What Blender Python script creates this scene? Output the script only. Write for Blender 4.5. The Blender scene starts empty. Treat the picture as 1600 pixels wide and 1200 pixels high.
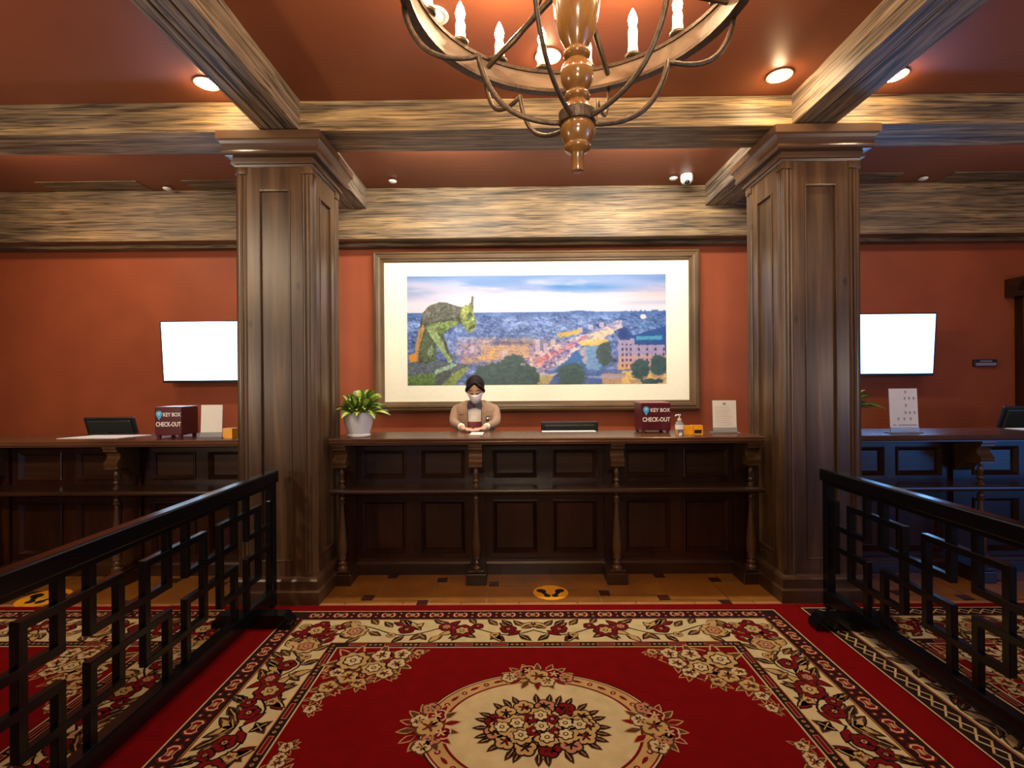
import bpy, bmesh, math, random
import numpy as np
from mathutils import Vector, Matrix, Euler
random.seed(7)
PI = math.pi
S = bpy.context.scene
COL = S.collection

# ------------------------------------------------------------------ camera
cam_d = bpy.data.cameras.new('camera'); cam = bpy.data.objects.new('camera', cam_d); COL.objects.link(cam)
cam_d.sensor_width = 36; cam_d.lens = 785 / 1600 * 36
cam_d.shift_x = 0.002; cam_d.shift_y = -0.0019; cam_d.clip_start = 0.05
cam.matrix_world = Matrix.Translation((0, 0, 1.5)) @ Matrix.Rotation(0.008, 4, 'Z') @ Matrix.Rotation(PI / 2, 4, 'X') @ Matrix.Rotation(-0.0075, 4, 'Z')
S.camera = cam
# ------------------------------------------------------------------ world, exposure
S.view_settings.view_transform = 'Standard'; S.view_settings.look = 'None'
S.view_settings.gamma = 1; S.view_settings.use_curve_mapping = False
S.view_settings.exposure = 0.0
W = bpy.data.worlds.new('world'); S.world = W; W.use_nodes = True
W.node_tree.nodes['Background'].inputs[0].default_value = (0.5, 0.45, 0.42, 1)
W.node_tree.nodes['Background'].inputs[1].default_value = 0.05
S.cycles.max_bounces = 6; S.cycles.diffuse_bounces = 3; S.cycles.glossy_bounces = 3
S.cycles.sample_clamp_indirect = 4; S.cycles.use_denoising = True

def light(name, kind, loc, power, color, target=None, **kw):
    d = bpy.data.lights.new(name, kind); d.energy = power; d.color = color
    for k, v in kw.items(): setattr(d, k, v)
    o = bpy.data.objects.new(name, d); COL.objects.link(o); o.location = loc
    if target is not None:
        o.rotation_euler = (Vector(target) - Vector(loc)).to_track_quat('-Z', 'Y').to_euler()
    return o
# dim bluish fill light added far behind the camera, no window there
light('rear_fill', 'AREA', (-3.0, -4.2, 1.9), 16, (0.6, 0.72, 1.0), (-2.5, 4, 1.4), shape='RECTANGLE', size=2.4, size_y=2.2)
# unseen fill spots added under the lobby ceiling, aimed at the counters
light('counter_fill_spot', 'SPOT', (0.2, -1.8, 3.38), 330, (1.0, 0.84, 0.62), (0.2, 4.0, 2.5), spot_size=0.95, spot_blend=0.8, shadow_soft_size=0.18)
light('counter_fill_spot', 'SPOT', (-3.6, -0.6, 3.38), 430, (1.0, 0.80, 0.55), (-3.2, 4.0, 1.4), spot_size=1.05, spot_blend=0.8, shadow_soft_size=0.15)
light('counter_fill_spot', 'SPOT', (3.9, -0.6, 3.38), 60, (1.0, 0.78, 0.54), (3.6, 4.0, 1.6), spot_size=1.15, spot_blend=0.8, shadow_soft_size=0.15)
# unseen fill lights added to wash the ceiling and the beams from below
light('ceiling_fill', 'AREA', (-3.7, 0.7, 1.5), 62, (1.0, 0.82, 0.62), (-3.4, 1.6, 3.46), shape='DISK', size=0.5)
light('ceiling_fill', 'AREA', (0.1, -1.0, 1.9), 45, (1.0, 0.80, 0.58), (0.1, 0.8, 3.46), shape='DISK', size=0.5)
light('ceiling_fill', 'AREA', (4.3, 0.7, 1.5), 34, (1.0, 0.76, 0.55), (4.0, 1.6, 3.46), shape='DISK', size=0.5)

# ------------------------------------------------------------------ materials
def new_mat(name):
    m = bpy.data.materials.new(name); m.use_nodes = True
    return m, m.node_tree, m.node_tree.nodes['Principled BSDF']
def setp(p, **kw):
    for k, v in kw.items():
        k = k.replace('_', ' ')
        p.inputs[k].default_value = v
def simple(name, col, rough=0.5, metal=0.0, var=0.12, scale=30, bump=0.0, spec=None, coat=0.0, bscale=None):
    m, nt, p = new_mat(name)
    tc = nt.nodes.new('ShaderNodeTexCoord'); n = nt.nodes.new('ShaderNodeTexNoise')
    n.inputs['Scale'].default_value = scale; n.inputs['Detail'].default_value = 4
    nt.links.new(tc.outputs['Object'], n.inputs['Vector'])
    r = nt.nodes.new('ShaderNodeValToRGB')
    c = np.array(col)
    r.color_ramp.elements[0].position = 0.3; r.color_ramp.elements[1].position = 0.7
    r.color_ramp.elements[0].color = (*(c * (1 - var)), 1); r.color_ramp.elements[1].color = (*np.minimum(c * (1 + var), 1), 1)
    nt.links.new(n.outputs['Fac'], r.inputs['Fac']); nt.links.new(r.outputs['Color'], p.inputs['Base Color'])
    p.inputs['Roughness'].default_value = rough; p.inputs['Metallic'].default_value = metal
    if spec is not None: p.inputs['Specular IOR Level'].default_value = spec
    if coat: p.inputs['Coat Weight'].default_value = coat; p.inputs['Coat Roughness'].default_value = 0.15
    if bump:
        n2 = nt.nodes.new('ShaderNodeTexNoise'); n2.inputs['Scale'].default_value = bscale or scale * 3
        nt.links.new(tc.outputs['Object'], n2.inputs['Vector'])
        b = nt.nodes.new('ShaderNodeBump'); b.inputs['Strength'].default_value = bump; b.inputs['Distance'].default_value = 0.01
        nt.links.new(n2.outputs['Fac'], b.inputs['Height']); nt.links.new(b.outputs['Normal'], p.inputs['Normal'])
    return m
def wood(name, axis, cols, rough=0.4, scale=6.0, stretch=14.0, bump=0.3, knots=0.0, coat=0.0, spec=0.5, distort=0.6, streak=0.0):
    """procedural grain that runs along the given axis"""
    m, nt, p = new_mat(name)
    tc = nt.nodes.new('ShaderNodeTexCoord'); mp = nt.nodes.new('ShaderNodeMapping')
    sc = [scale * stretch] * 3; sc['xyz'.index(axis)] = scale
    mp.inputs['Scale'].default_value = sc
    nt.links.new(tc.outputs['Object'], mp.inputs['Vector'])
    n = nt.nodes.new('ShaderNodeTexNoise'); n.inputs['Scale'].default_value = 0.35; n.inputs['Detail'].default_value = 5
    n.inputs['Roughness'].default_value = 0.6; n.inputs['Distortion'].default_value = distort
    nt.links.new(mp.outputs[0], n.inputs['Vector'])
    r = nt.nodes.new('ShaderNodeValToRGB'); e = r.color_ramp.elements
    lo, hi = 0.3, 0.7
    e[0].position = lo; e[0].color = (*cols[0], 1); e[1].position = hi; e[1].color = (*cols[-1], 1)
    for i, c in enumerate(cols[1:-1]):
        q = e.new(lo + (hi - lo) * (i + 1) / (len(cols) - 1)); q.color = (*c, 1)
    nt.links.new(n.outputs['Fac'], r.inputs['Fac'])
    # broad tone patches
    n2 = nt.nodes.new('ShaderNodeTexNoise'); n2.inputs['Scale'].default_value = 1.6; n2.inputs['Detail'].default_value = 2
    nt.links.new(tc.outputs['Object'], n2.inputs['Vector'])
    mr = nt.nodes.new('ShaderNodeMapRange'); mr.inputs[1].default_value = 0.3; mr.inputs[2].default_value = 0.7
    mr.inputs[3].default_value = 0.7; mr.inputs[4].default_value = 1.25
    nt.links.new(n2.outputs['Fac'], mr.inputs[0])
    mx = nt.nodes.new('ShaderNodeVectorMath'); mx.operation = 'SCALE'
    nt.links.new(r.outputs['Color'], mx.inputs[0]); nt.links.new(mr.outputs[0], mx.inputs['Scale'])
    out = mx.outputs[0]
    if streak:      # dark hand-scraped cracks along the grain
        ms = nt.nodes.new('ShaderNodeMapping'); s4 = [75.0] * 3; s4['xyz'.index(axis)] = 2.6; ms.inputs['Scale'].default_value = s4
        ns = nt.nodes.new('ShaderNodeTexNoise'); ns.inputs['Scale'].default_value = 1.0; ns.inputs['Detail'].default_value = 3; ns.inputs['Distortion'].default_value = 0.8
        nt.links.new(tc.outputs['Object'], ms.inputs['Vector']); nt.links.new(ms.outputs[0], ns.inputs['Vector'])
        rs = nt.nodes.new('ShaderNodeMapRange'); rs.inputs[1].default_value = 0.36; rs.inputs[2].default_value = 0.56; rs.inputs[3].default_value = 1 - streak; rs.inputs[4].default_value = 1.12
        nt.links.new(ns.outputs['Fac'], rs.inputs[0])
        mx3 = nt.nodes.new('ShaderNodeVectorMath'); mx3.operation = 'SCALE'
        nt.links.new(out, mx3.inputs[0]); nt.links.new(rs.outputs[0], mx3.inputs['Scale']); out = mx3.outputs[0]
    if knots:
        v = nt.nodes.new('ShaderNodeTexVoronoi'); v.inputs['Scale'].default_value = 3.2
        mk = nt.nodes.new('ShaderNodeMapping'); s3 = [1.6] * 3; s3['xyz'.index(axis)] = 0.9; mk.inputs['Scale'].default_value = s3
        nt.links.new(tc.outputs['Object'], mk.inputs['Vector']); nt.links.new(mk.outputs[0], v.inputs['Vector'])
        m2 = nt.nodes.new('ShaderNodeMapRange'); m2.inputs[1].default_value = 0.04; m2.inputs[2].default_value = 0.11
        m2.inputs[3].default_value = 1 - knots; m2.inputs[4].default_value = 1.0
        nt.links.new(v.outputs['Distance'], m2.inputs[0])
        mx2 = nt.nodes.new('ShaderNodeVectorMath'); mx2.operation = 'SCALE'
        nt.links.new(out, mx2.inputs[0]); nt.links.new(m2.outputs[0], mx2.inputs['Scale']); out = mx2.outputs[0]
    nt.links.new(out, p.inputs['Base Color'])
    p.inputs['Roughness'].default_value = rough; p.inputs['Specular IOR Level'].default_value = spec
    if coat: p.inputs['Coat Weight'].default_value = coat; p.inputs['Coat Roughness'].default_value = 0.12
    if bump:
        b = nt.nodes.new('ShaderNodeBump'); b.inputs['Strength'].default_value = bump; b.inputs['Distance'].default_value = 0.006
        nt.links.new(n.outputs['Fac'], b.inputs['Height']); nt.links.new(b.outputs['Normal'], p.inputs['Normal'])
    return m
def emit(name, col, strength):
    m, nt, p = new_mat(name)
    setp(p, Emission_Strength=strength); p.inputs['Base Color'].default_value = (*col, 1)
    p.inputs['Emission Color'].default_value = (*col, 1)
    return m
BEAM = [(0.05, 0.032, 0.022), (0.17, 0.12, 0.075), (0.33, 0.22, 0.11), (0.50, 0.34, 0.15)]
GREY = [(0.05, 0.036, 0.028), (0.19, 0.14, 0.105), (0.28, 0.205, 0.14), (0.36, 0.26, 0.16)]
M = {}
M['beam_x'] = wood('rough_beam_wood_x', 'x', BEAM, 0.55, 2.2, 22, 0.8, spec=0.4, streak=0.75)
M['beam_y'] = wood('rough_beam_wood_y', 'y', GREY, 0.55, 2.2, 26, 0.8, spec=0.4, streak=0.75)
M['beam_low'] = wood('wall_beam_wood', 'x', [(0.04, 0.028, 0.02), (0.15, 0.10, 0.06), (0.24, 0.155, 0.08), (0.34, 0.225, 0.10)], 0.55, 1.8, 18, 0.9, spec=0.4, streak=0.75)
M['col'] = wood('column_wood', 'z', [(0.034, 0.015, 0.006), (0.075, 0.038, 0.017), (0.135, 0.078, 0.038)], 0.34, 2.2, 18, 0.15, knots=0.7, spec=0.5)
M['cap'] = wood('capital_wood', 'x', [(0.045, 0.021, 0.010), (0.085, 0.043, 0.021)], 0.32, 3, 12, 0.1)
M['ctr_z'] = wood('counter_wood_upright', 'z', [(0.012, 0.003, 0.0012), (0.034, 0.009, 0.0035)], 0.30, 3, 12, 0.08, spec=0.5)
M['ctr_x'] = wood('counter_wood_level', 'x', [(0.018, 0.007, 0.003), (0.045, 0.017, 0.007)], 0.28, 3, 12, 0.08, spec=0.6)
M['top'] = wood('counter_top_wood', 'x', [(0.07, 0.028, 0.014), (0.12, 0.05, 0.024)], 0.22, 3, 14, 0.05, spec=0.6)
M['corbel'] = wood('corbel_wood', 'z', [(0.05, 0.022, 0.009), (0.09, 0.045, 0.018)], 0.28, 4, 10, 0.05)
M['wall'] = simple('red_ochre_plaster', (0.285, 0.066, 0.026), 0.55, var=0.10, scale=2.5, bump=0.12, bscale=14, spec=0.25)
M['ceil'] = simple('red_ceiling_paint', (0.245, 0.073, 0.033), 0.42, var=0.06, scale=1.5, bump=0.02, spec=0.3)
M['black'] = simple('black_gloss_lacquer', (0.0035, 0.0035, 0.0045), 0.20, var=0.1, spec=0.4, coat=0.0)
M['iron'] = simple('aged_iron', (0.10, 0.072, 0.048), 0.42, 0.6, var=0.3, scale=60, bump=0.15)
M['ring'] = wood('chandelier_ring_wood', 'x', [(0.16, 0.10, 0.06), (0.34, 0.23, 0.14)], 0.45, 8, 4, 0.3)
M['turned'] = wood('turned_honey_wood', 'z', [(0.17, 0.075, 0.02), (0.33, 0.16, 0.045)], 0.22, 6, 5, 0.05, coat=0.4)
M['wax'] = simple('candle_wax', (0.9, 0.82, 0.66), 0.5, var=0.05)
M['flame'] = emit('bulb_glow', (1.0, 0.76, 0.46), 60)
M['lampglow'] = emit('downlight_glow', (1.0, 0.72, 0.40), 160)
M['screen'] = emit('bright_screen', (0.50, 0.72, 1.0), 6.0); M['screen_b'] = emit('bright_blue_white_screen', (0.20, 0.48, 1.0), 9.0)
M['plastic'] = simple('black_plastic', (0.015, 0.015, 0.018), 0.4, var=0.1)
M['darkglass'] = simple('dark_monitor_back', (0.03, 0.035, 0.033), 0.25, var=0.1, spec=0.6)
M['white'] = simple('white_plastic', (0.78, 0.77, 0.74), 0.4, var=0.03)
M['paper'] = simple('white_paper', (0.86, 0.85, 0.83), 0.6, var=0.02)
M['ceramic'] = simple('white_ceramic', (0.78, 0.78, 0.80), 0.2, var=0.03, coat=0.5)
M['frame'] = wood('picture_frame_wood', 'x', [(0.09, 0.05, 0.024), (0.15, 0.09, 0.045)], 0.3, 3, 12, 0.05)
M['frame_v'] = wood('picture_frame_wood_upright', 'z', [(0.09, 0.05, 0.024), (0.15, 0.09, 0.045)], 0.3, 3, 12, 0.05)
M['mat'] = simple('cream_mount_board', (0.92, 0.89, 0.74), 0.7, var=0.02)
M['maroon'] = simple('maroon_lacquer', (0.085, 0.008, 0.016), 0.3, var=0.1, spec=0.5)
M['yellow'] = simple('yellow_plastic', (0.95, 0.42, 0.01), 0.35, var=0.06)
M['sticker'] = simple('yellow_floor_sticker', (0.90, 0.40, 0.02), 0.45, var=0.06)
M['ink'] = simple('black_ink', (0.01, 0.01, 0.01), 0.5, var=0.05)
M['blueink'] = simple('blue_print', (0.05, 0.42, 0.75), 0.4, var=0.05)
M['whiteink'] = simple('white_print', (0.9, 0.88, 0.86), 0.4, var=0.02)
M['greyink'] = simple('grey_print', (0.35, 0.33, 0.38), 0.5, var=0.05)
M['tile'] = simple('terracotta_tile', (0.27, 0.105, 0.018), 0.32, var=0.22, scale=5, bump=0.06, spec=0.45)
M['tile2'] = simple('pale_border_tile', (0.44, 0.20, 0.08), 0.4, var=0.15, scale=6, bump=0.05)
M['inset'] = simple('dark_inset_tile', (0.05, 0.016, 0.010), 0.3, var=0.2, scale=20)
M['grout'] = simple('sandy_grout', (0.36, 0.22, 0.09), 0.8, var=0.1)
M['soil'] = simple('dark_soil', (0.03, 0.02, 0.012), 0.9)
M['leaf'] = simple('green_leaf', (0.07, 0.17, 0.02), 0.4, var=0.3, scale=25)
M['leaf2'] = simple('yellow_green_leaf', (0.46, 0.52, 0.09), 0.4, var=0.25, scale=30)
M['skin'] = simple('skin', (0.62, 0.36, 0.24), 0.5, var=0.04)
M['hair'] = simple('dark_brown_hair', (0.010, 0.004, 0.0025), 0.6, var=0.4, scale=80, bump=0.3, spec=0.2)
M['mask'] = simple('white_face_mask', (0.82, 0.78, 0.82), 0.7, var=0.03)
M['blazer'] = simple('tan_tweed', (0.33, 0.21, 0.135), 0.8, var=0.25, scale=120, bump=0.3)
M['cuff'] = simple('dark_lapel_edge', (0.09, 0.055, 0.05), 0.8, var=0.2, scale=80)
M['blouse'] = simple('white_blouse', (0.85, 0.82, 0.76), 0.7, var=0.04, bump=0.1)
M['vest'] = simple('maroon_waistcoat', (0.16, 0.008, 0.016), 0.7, var=0.1)
M['scarf'] = simple('dark_patterned_scarf', (0.045, 0.035, 0.055), 0.6, var=0.8, scale=60)
M['trousers'] = simple('black_trousers', (0.015, 0.014, 0.016), 0.8)
M['clear'] = None
m, nt, p = new_mat('clear_acrylic'); setp(p, Roughness=0.08, IOR=1.45); p.inputs['Transmission Weight'].default_value = 0.85; p.inputs['Base Color'].default_value = (0.9, 0.92, 0.95, 1)
M['clear'] = m
M['chrome'] = simple('brushed_steel', (0.6, 0.6, 0.6), 0.3, 1.0, var=0.05)

# ------------------------------------------------------------------ helpers
def wloc(o):
    v = Vector((0, 0, 0))
    while o is not None: v += o.location; o = o.parent
    return v
def tag(o, label=None, cat=None, group=None, kind=None):
    if label: o['label'] = label
    if cat: o['category'] = cat
    if group: o['group'] = group
    if kind: o['kind'] = kind
    return o
def empty(name, loc, label, cat, group=None):
    o = bpy.data.objects.new(name, None); COL.objects.link(o); o.location = loc; o.empty_display_size = 0.1
    return tag(o, label, cat, group)
def link_mesh(name, me, mats, parent=None, smooth=False, origin=None):
    if not isinstance(mats, (list, tuple)): mats = [mats]
    for m in mats: me.materials.append(m)
    o = bpy.data.objects.new(name, me); COL.objects.link(o)
    if parent is not None:
        o.parent = parent; me.transform(Matrix.Translation(-wloc(parent)))
    elif origin is not None:
        me.transform(Matrix.Translation(-Vector(origin))); o.location = origin
    if smooth:
        me.polygons.foreach_set('use_smooth', [True] * len(me.polygons))
    me.update()
    return o
class MB:
    """collects shapes (in world coordinates) that become ONE mesh object"""
    def __init__(s): s.v = []; s.f = []; s.mi = []
    def add(s, vs, fs, mi=0):
        b = len(s.v); s.v += [tuple(v) for v in vs]
        for f in fs: s.f.append([b + i for i in f]); s.mi.append(mi)
        return s
    def box(s, x0, x1, y0, y1, z0, z1, mi=0, bev=0.0):
        if x0 > x1: x0, x1 = x1, x0
        if y0 > y1: y0, y1 = y1, y0
        if z0 > z1: z0, z1 = z1, z0
        if bev:
            b = min(bev, (x1 - x0) / 2.1, (y1 - y0) / 2.1, (z1 - z0) / 2.1)
            bm = bmesh.new(); bmesh.ops.create_cube(bm, size=1)
            for v in bm.verts:
                v.co = Vector(((x0 + x1) / 2 + v.co.x * (x1 - x0), (y0 + y1) / 2 + v.co.y * (y1 - y0), (z0 + z1) / 2 + v.co.z * (z1 - z0)))
            bmesh.ops.bevel(bm, geom=bm.edges[:], offset=b, segments=2, affect='EDGES', profile=0.5)
            bm.verts.index_update()
            s.add([v.co for v in bm.verts], [[v.index for v in f.verts] for f in bm.faces], mi); bm.free(); return s
        vs = [(x, y, z) for z in (z0, z1) for y in (y0, y1) for x in (x0, x1)]
        return s.add(vs, [(0, 2, 3, 1), (4, 5, 7, 6), (0, 1, 5, 4), (2, 6, 7, 3), (0, 4, 6, 2), (1, 3, 7, 5)], mi)
    def tbox(s, cx, cy, cz, sx, sy, sz, mat, mi=0):
        vs = [mat @ Vector((x * sx / 2, y * sy / 2, z * sz / 2)) + Vector((cx, cy, cz)) for z in (-1, 1) for y in (-1, 1) for x in (-1, 1)]
        return s.add(vs, [(0, 2, 3, 1), (4, 5, 7, 6), (0, 1, 5, 4), (2, 6, 7, 3), (0, 4, 6, 2), (1, 3, 7, 5)], mi)
    def sqlathe(s, cx, cy, hx, hy, prof, mi=0):
        """square mouldings: prof = [(offset, z), ...] bottom to top"""
        rings = [[(cx + sx * (hx + o), cy + sy * (hy + o), z) for sx, sy in ((-1, -1), (1, -1), (1, 1), (-1, 1))] for o, z in prof]
        vs = [v for r in rings for v in r]; fs = []
        for i in range(len(rings) - 1):
            for k in range(4):
                a = i * 4 + k; b = i * 4 + (k + 1) % 4; fs.append((a, b, b + 4, a + 4))
        n = len(rings) - 1
        fs.append((3, 2, 1, 0)); fs.append((n * 4, n * 4 + 1, n * 4 + 2, n * 4 + 3))
        return s.add(vs, fs, mi)
    def lathe(s, cx, cy, prof, n=20, mi=0, cap=True):
        vs = []; fs = []
        for r, z in prof:
            for k in range(n): a = 2 * PI * k / n; vs.append((cx + r * math.cos(a), cy + r * math.sin(a), z))
        for i in range(len(prof) - 1):
            for k in range(n): fs.append((i * n + k, i * n + (k + 1) % n, (i + 1) * n + (k + 1) % n, (i + 1) * n + k))
        if cap:
            fs.append(tuple(range(n - 1, -1, -1))); fs.append(tuple(range((len(prof) - 1) * n, len(prof) * n)))
        return s.add(vs, fs, mi)
    def tube(s, pts, rad, n=8, mi=0, flat=None):
        pts = [Vector(p) for p in pts]; rs = rad if isinstance(rad, (list, tuple)) else [rad] * len(pts)
        vs = []; fs = []; up = Vector((0, 0, 1)); prev = None
        for i, p in enumerate(pts):
            t = (pts[min(i + 1, len(pts) - 1)] - pts[max(i - 1, 0)]).normalized()
            if prev is None:
                ref = up if abs(t.dot(up)) < 0.9 else Vector((1, 0, 0))
                u = t.cross(ref).normalized()
            else:
                u = (prev - t * prev.dot(t)).normalized()
            prev = u; w = t.cross(u)
            for k in range(n):
                a = 2 * PI * k / n
                vs.append(p + u * math.cos(a) * rs[i] * (flat or 1) + w * math.sin(a) * rs[i])
        for i in range(len(pts) - 1):
            for k in range(n): fs.append((i * n + k, i * n + (k + 1) % n, (i + 1) * n + (k + 1) % n, (i + 1) * n + k))
        fs.append(tuple(range(n - 1, -1, -1))); fs.append(tuple(range((len(pts) - 1) * n, len(pts) * n)))
        return s.add(vs, fs, mi)
    def ell(s, c, r, mi=0, n=16, m=10, rot=None):
        vs = []; fs = []
        for i in range(m + 1):
            ph = -PI / 2 + PI * i / m
            for k in range(n):
                a = 2 * PI * k / n; q = Vector((r[0] * math.cos(ph) * math.cos(a), r[1] * math.cos(ph) * math.sin(a), r[2] * math.sin(ph)))
                if rot: q = rot @ q
                vs.append(q + Vector(c))
        for i in range(m):
            for k in range(n): fs.append((i * n + k, i * n + (k + 1) % n, (i + 1) * n + (k + 1) % n, (i + 1) * n + k))
        return s.add(vs, fs, mi)
    def prism(s, outline, p0, ex, ey, en, mi=0):
        """outline 2D in plane (ex, ey) at p0, extruded by vector en"""
        p0 = Vector(p0); ex = Vector(ex); ey = Vector(ey); en = Vector(en); n = len(outline)
        a = [p0 + ex * u + ey * v for u, v in outline]; b = [q + en for q in a]
        fs = [tuple(range(n)), tuple(range(2 * n - 1, n - 1, -1))] + [(i, i + n, (i + 1) % n + n, (i + 1) % n) for i in range(n)]
        return s.add(a + b, fs, mi)
    def build(s, name, mats, parent=None, smooth=False, origin=None, weld=False, fixn=True):
        me = bpy.data.meshes.new(name); me.from_pydata(s.v, [], s.f)
        me.polygons.foreach_set('material_index', s.mi)
        if fixn or weld:
            bm = bmesh.new(); bm.from_mesh(me)
            if weld: bmesh.ops.remove_doubles(bm, verts=bm.verts[:], dist=1e-5)
            bmesh.ops.recalc_face_normals(bm, faces=bm.faces[:]); bm.to_mesh(me); bm.free()
        return link_mesh(name, me, mats, parent, smooth, origin)
def smooth_angle(o, ang=40):
    o.data.polygons.foreach_set('use_smooth', [True] * len(o.data.polygons))
    try: o.data.set_sharp_from_angle(angle=math.radians(ang))
    except Exception: pass
    return o
def children(o): return [c for c in bpy.data.objects if c.parent == o]
def copy_tree(o, parent=None):
    c = o.copy(); COL.objects.link(c); c.parent = parent
    for ch in children(o): copy_tree(ch, c)
    return c
def text_mesh(body, size, bold=0.0):
    cu = bpy.data.curves.new('lettering', 'FONT'); cu.body = body; cu.size = size; cu.align_x = 'LEFT'; cu.offset = bold; cu.resolution_u = 3
    cu.extrude = 0.0006
    t = bpy.data.objects.new('lettering', cu); COL.objects.link(t)
    dg = bpy.context.evaluated_depsgraph_get(); me = bpy.data.meshes.new_from_object(t.evaluated_get(dg))
    bpy.data.objects.remove(t); bpy.data.curves.remove(cu)
    return me
def text_on(body, x0, x1, zb, zt, y, mat, parent, bold=0.0, name='lettering'):
    """text on a plane that faces -Y, fitted to the rectangle"""
    me = text_mesh(body, 1.0, bold)
    n = len(me.vertices); co = np.empty(n * 3); me.vertices.foreach_get('co', co); co = co.reshape(-1, 3)
    mn, mxx = co.min(0), co.max(0); out = np.empty_like(co)
    out[:, 0] = x0 + (co[:, 0] - mn[0]) / (mxx[0] - mn[0]) * (x1 - x0)
    out[:, 2] = zb + (co[:, 1] - mn[1]) / (mxx[1] - mn[1]) * (zt - zb)
    out[:, 1] = y - (co[:, 2] - mn[2])
    me.vertices.foreach_set('co', out.ravel()); me.materials.clear()
    return link_mesh(name, me, mat, parent)
def struct(o): o['kind'] = 'structure'; return o

# ------------------------------------------------------------------ room shell
XL, XR, YB, YF, ZC = -6.6, 7.0, -4.6, 5.30, 3.46
ROOM_C = (0, 0, 0)
fl = struct(MB().box(XL, XR, YB, YF, -0.12, -0.008).build('floor', M['grout'], origin=(0, 0, -0.12)))
struct(MB().box(XL, XR, YF, YF + 0.15, 0, ZC + 0.1).build('wall_back', M['wall'], origin=(0, YF, 0)))
struct(MB().box(XL - 0.15, XL, YB, YF + 0.15, 0, ZC + 0.1).build('wall_left', M['wall'], origin=(XL, 0, 0)))
struct(MB().box(XR, XR + 0.15, YB, YF + 0.15, 0, ZC + 0.1).build('wall_right', M['wall'], origin=(XR, 0, 0)))
struct(MB().box(XL, XR, YB - 0.15, YB, 0, ZC + 0.1).build('wall_front', M['wall'], origin=(0, YB, 0)))
ce = struct(MB().box(XL, XR, YB, YF, ZC, ZC + 0.1).build('ceiling', M['ceil'], origin=(0, 0, ZC)))
# cross beam, wall beam, long beams
BZ = 3.25
struct(MB().box(XL, XR, 3.47, 3.80, BZ, ZC, bev=0.006).build('trim_1', M['beam_x'], origin=(0, 3.47, BZ)))
b = MB().box(XL, XR, 5.04, YF, 2.95, ZC, bev=0.006); b.box(XL, XR, 5.19, YF, 2.915, 2.95)
struct(b.build('trim_2', M['beam_low'], origin=(0, 5.04, 2.95)))
def long_beam(n, xc, y0, y1, stepped=False):
    z = BZ + 0.002; w = 0.145
    if stepped:   # built-up soffit with grooved mouldings
        pr = [(-w, ZC), (-w, z + 0.03), (-w + 0.012, z + 0.03), (-w + 0.012, z + 0.012), (-w + 0.03, z + 0.012), (-w + 0.034, z + 0.02), (-w + 0.042, z + 0.02), (-w + 0.046, z),
              (-0.05, z), (-0.047, z + 0.014), (-0.036, z + 0.014), (-0.033, z), (0.05, z), (0.053, z + 0.012), (0.063, z + 0.012), (0.066, z), (w, z), (w, ZC)]
    else:
        pr = [(-w, ZC), (-w, z), (-0.04, z), (-0.038, z + 0.008), (-0.032, z + 0.008), (-0.03, z), (w, z), (w, ZC)]
    m_ = MB().prism(pr, (xc, y0, 0), (1, 0, 0), (0, 0, 1), (0, y1 - y0, 0))
    return struct(m_.build('trim_%d' % n, M['beam_y'], origin=(xc, y0, BZ)))
k = 3
for xc, st in ((-1.615, True), (2.07, False), (-5.34, True), (5.78, False)):
    long_beam(k, xc, YB, 3.475, st); k += 1
    long_beam(k, xc, 3.795, 5.045, False); k += 1
# thin flat slabs in beam wood under the ceiling, before the wall beam
for x0, x1 in ((-5.2, -4.62 + 0.0), (-4.60, -3.62), (-3.18, -1.76), (2.215, 3.72), (4.2, 5.63)):
    if x0 < -5: continue
    struct(MB().box(x0, x1, 4.80, 5.045, ZC - 0.005, ZC + 0.001).build('trim_%d' % k, M['beam_x'], origin=(x0, 4.8, ZC))); k += 1

# tall daylit window in the right-hand wall
w1 = struct(MB().box(XR - 0.03, XR - 0.005, -2.6, 1.3, 0.08, 2.45).build('window_1', emit('blue_daylight_pane', (0.07, 0.34, 1.0), 3.2), origin=(XR, -0.65, 0.08)))
b = MB().box(XR - 0.09, XR - 0.02, -2.70, 1.40, 0.0, 0.10).box(XR - 0.09, XR - 0.02, -2.70, 1.40, 2.43, 2.55)
for yy in (-2.65, -1.3, 0.0, 1.35): b.box(XR - 0.09, XR - 0.02, yy - 0.05, yy + 0.05, 0.0, 2.55)
b.build('window_frame', M['ctr_z'], w1)

# ---- floor tiles (hopscotch pattern), each a part of the floor
def clip_poly(poly, xmin, xmax, ymin, ymax):
    for ax, lim, sg in ((0, xmin, 1), (0, xmax, -1), (1, ymin, 1), (1, ymax, -1)):
        out = []
        for i in range(len(poly)):
            p, q = poly[i], poly[(i + 1) % len(poly)]
            ip, iq = sg * (p[ax] - lim) >= 0, sg * (q[ax] - lim) >= 0
            if ip: out.append(p)
            if ip != iq:
                t = (lim - p[ax]) / (q[ax] - p[ax]); out.append((p[0] + t * (q[0] - p[0]), p[1] + t * (q[1] - p[1])))
        poly = out
        if len(poly) < 3: return None
    return poly
A_, B_ = 0.395, 0.082; g = 0.004
def tile_obj(x0, x1, y0, y1, mat, ymin=3.425, ymax=4.02, name='tile', up=0.0):
    poly = clip_poly([(x0 + g, y0 + g), (x1 - g, y0 + g), (x1 - g, y1 - g), (x0 + g, y1 - g)], -5.9, 6.2, ymin, ymax)
    if not poly or max(p[0] for p in poly) - min(p[0] for p in poly) < 0.015 or max(p[1] for p in poly) - min(p[1] for p in poly) < 0.012: return
    dz = random.uniform(-0.0006, 0.0006) + up
    MB().prism([(p[0], p[1]) for p in poly], (0, 0, -0.009), (1, 0, 0), (0, 1, 0), (0, 0, 0.009 + dz)).build(name, mat, fl)
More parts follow.
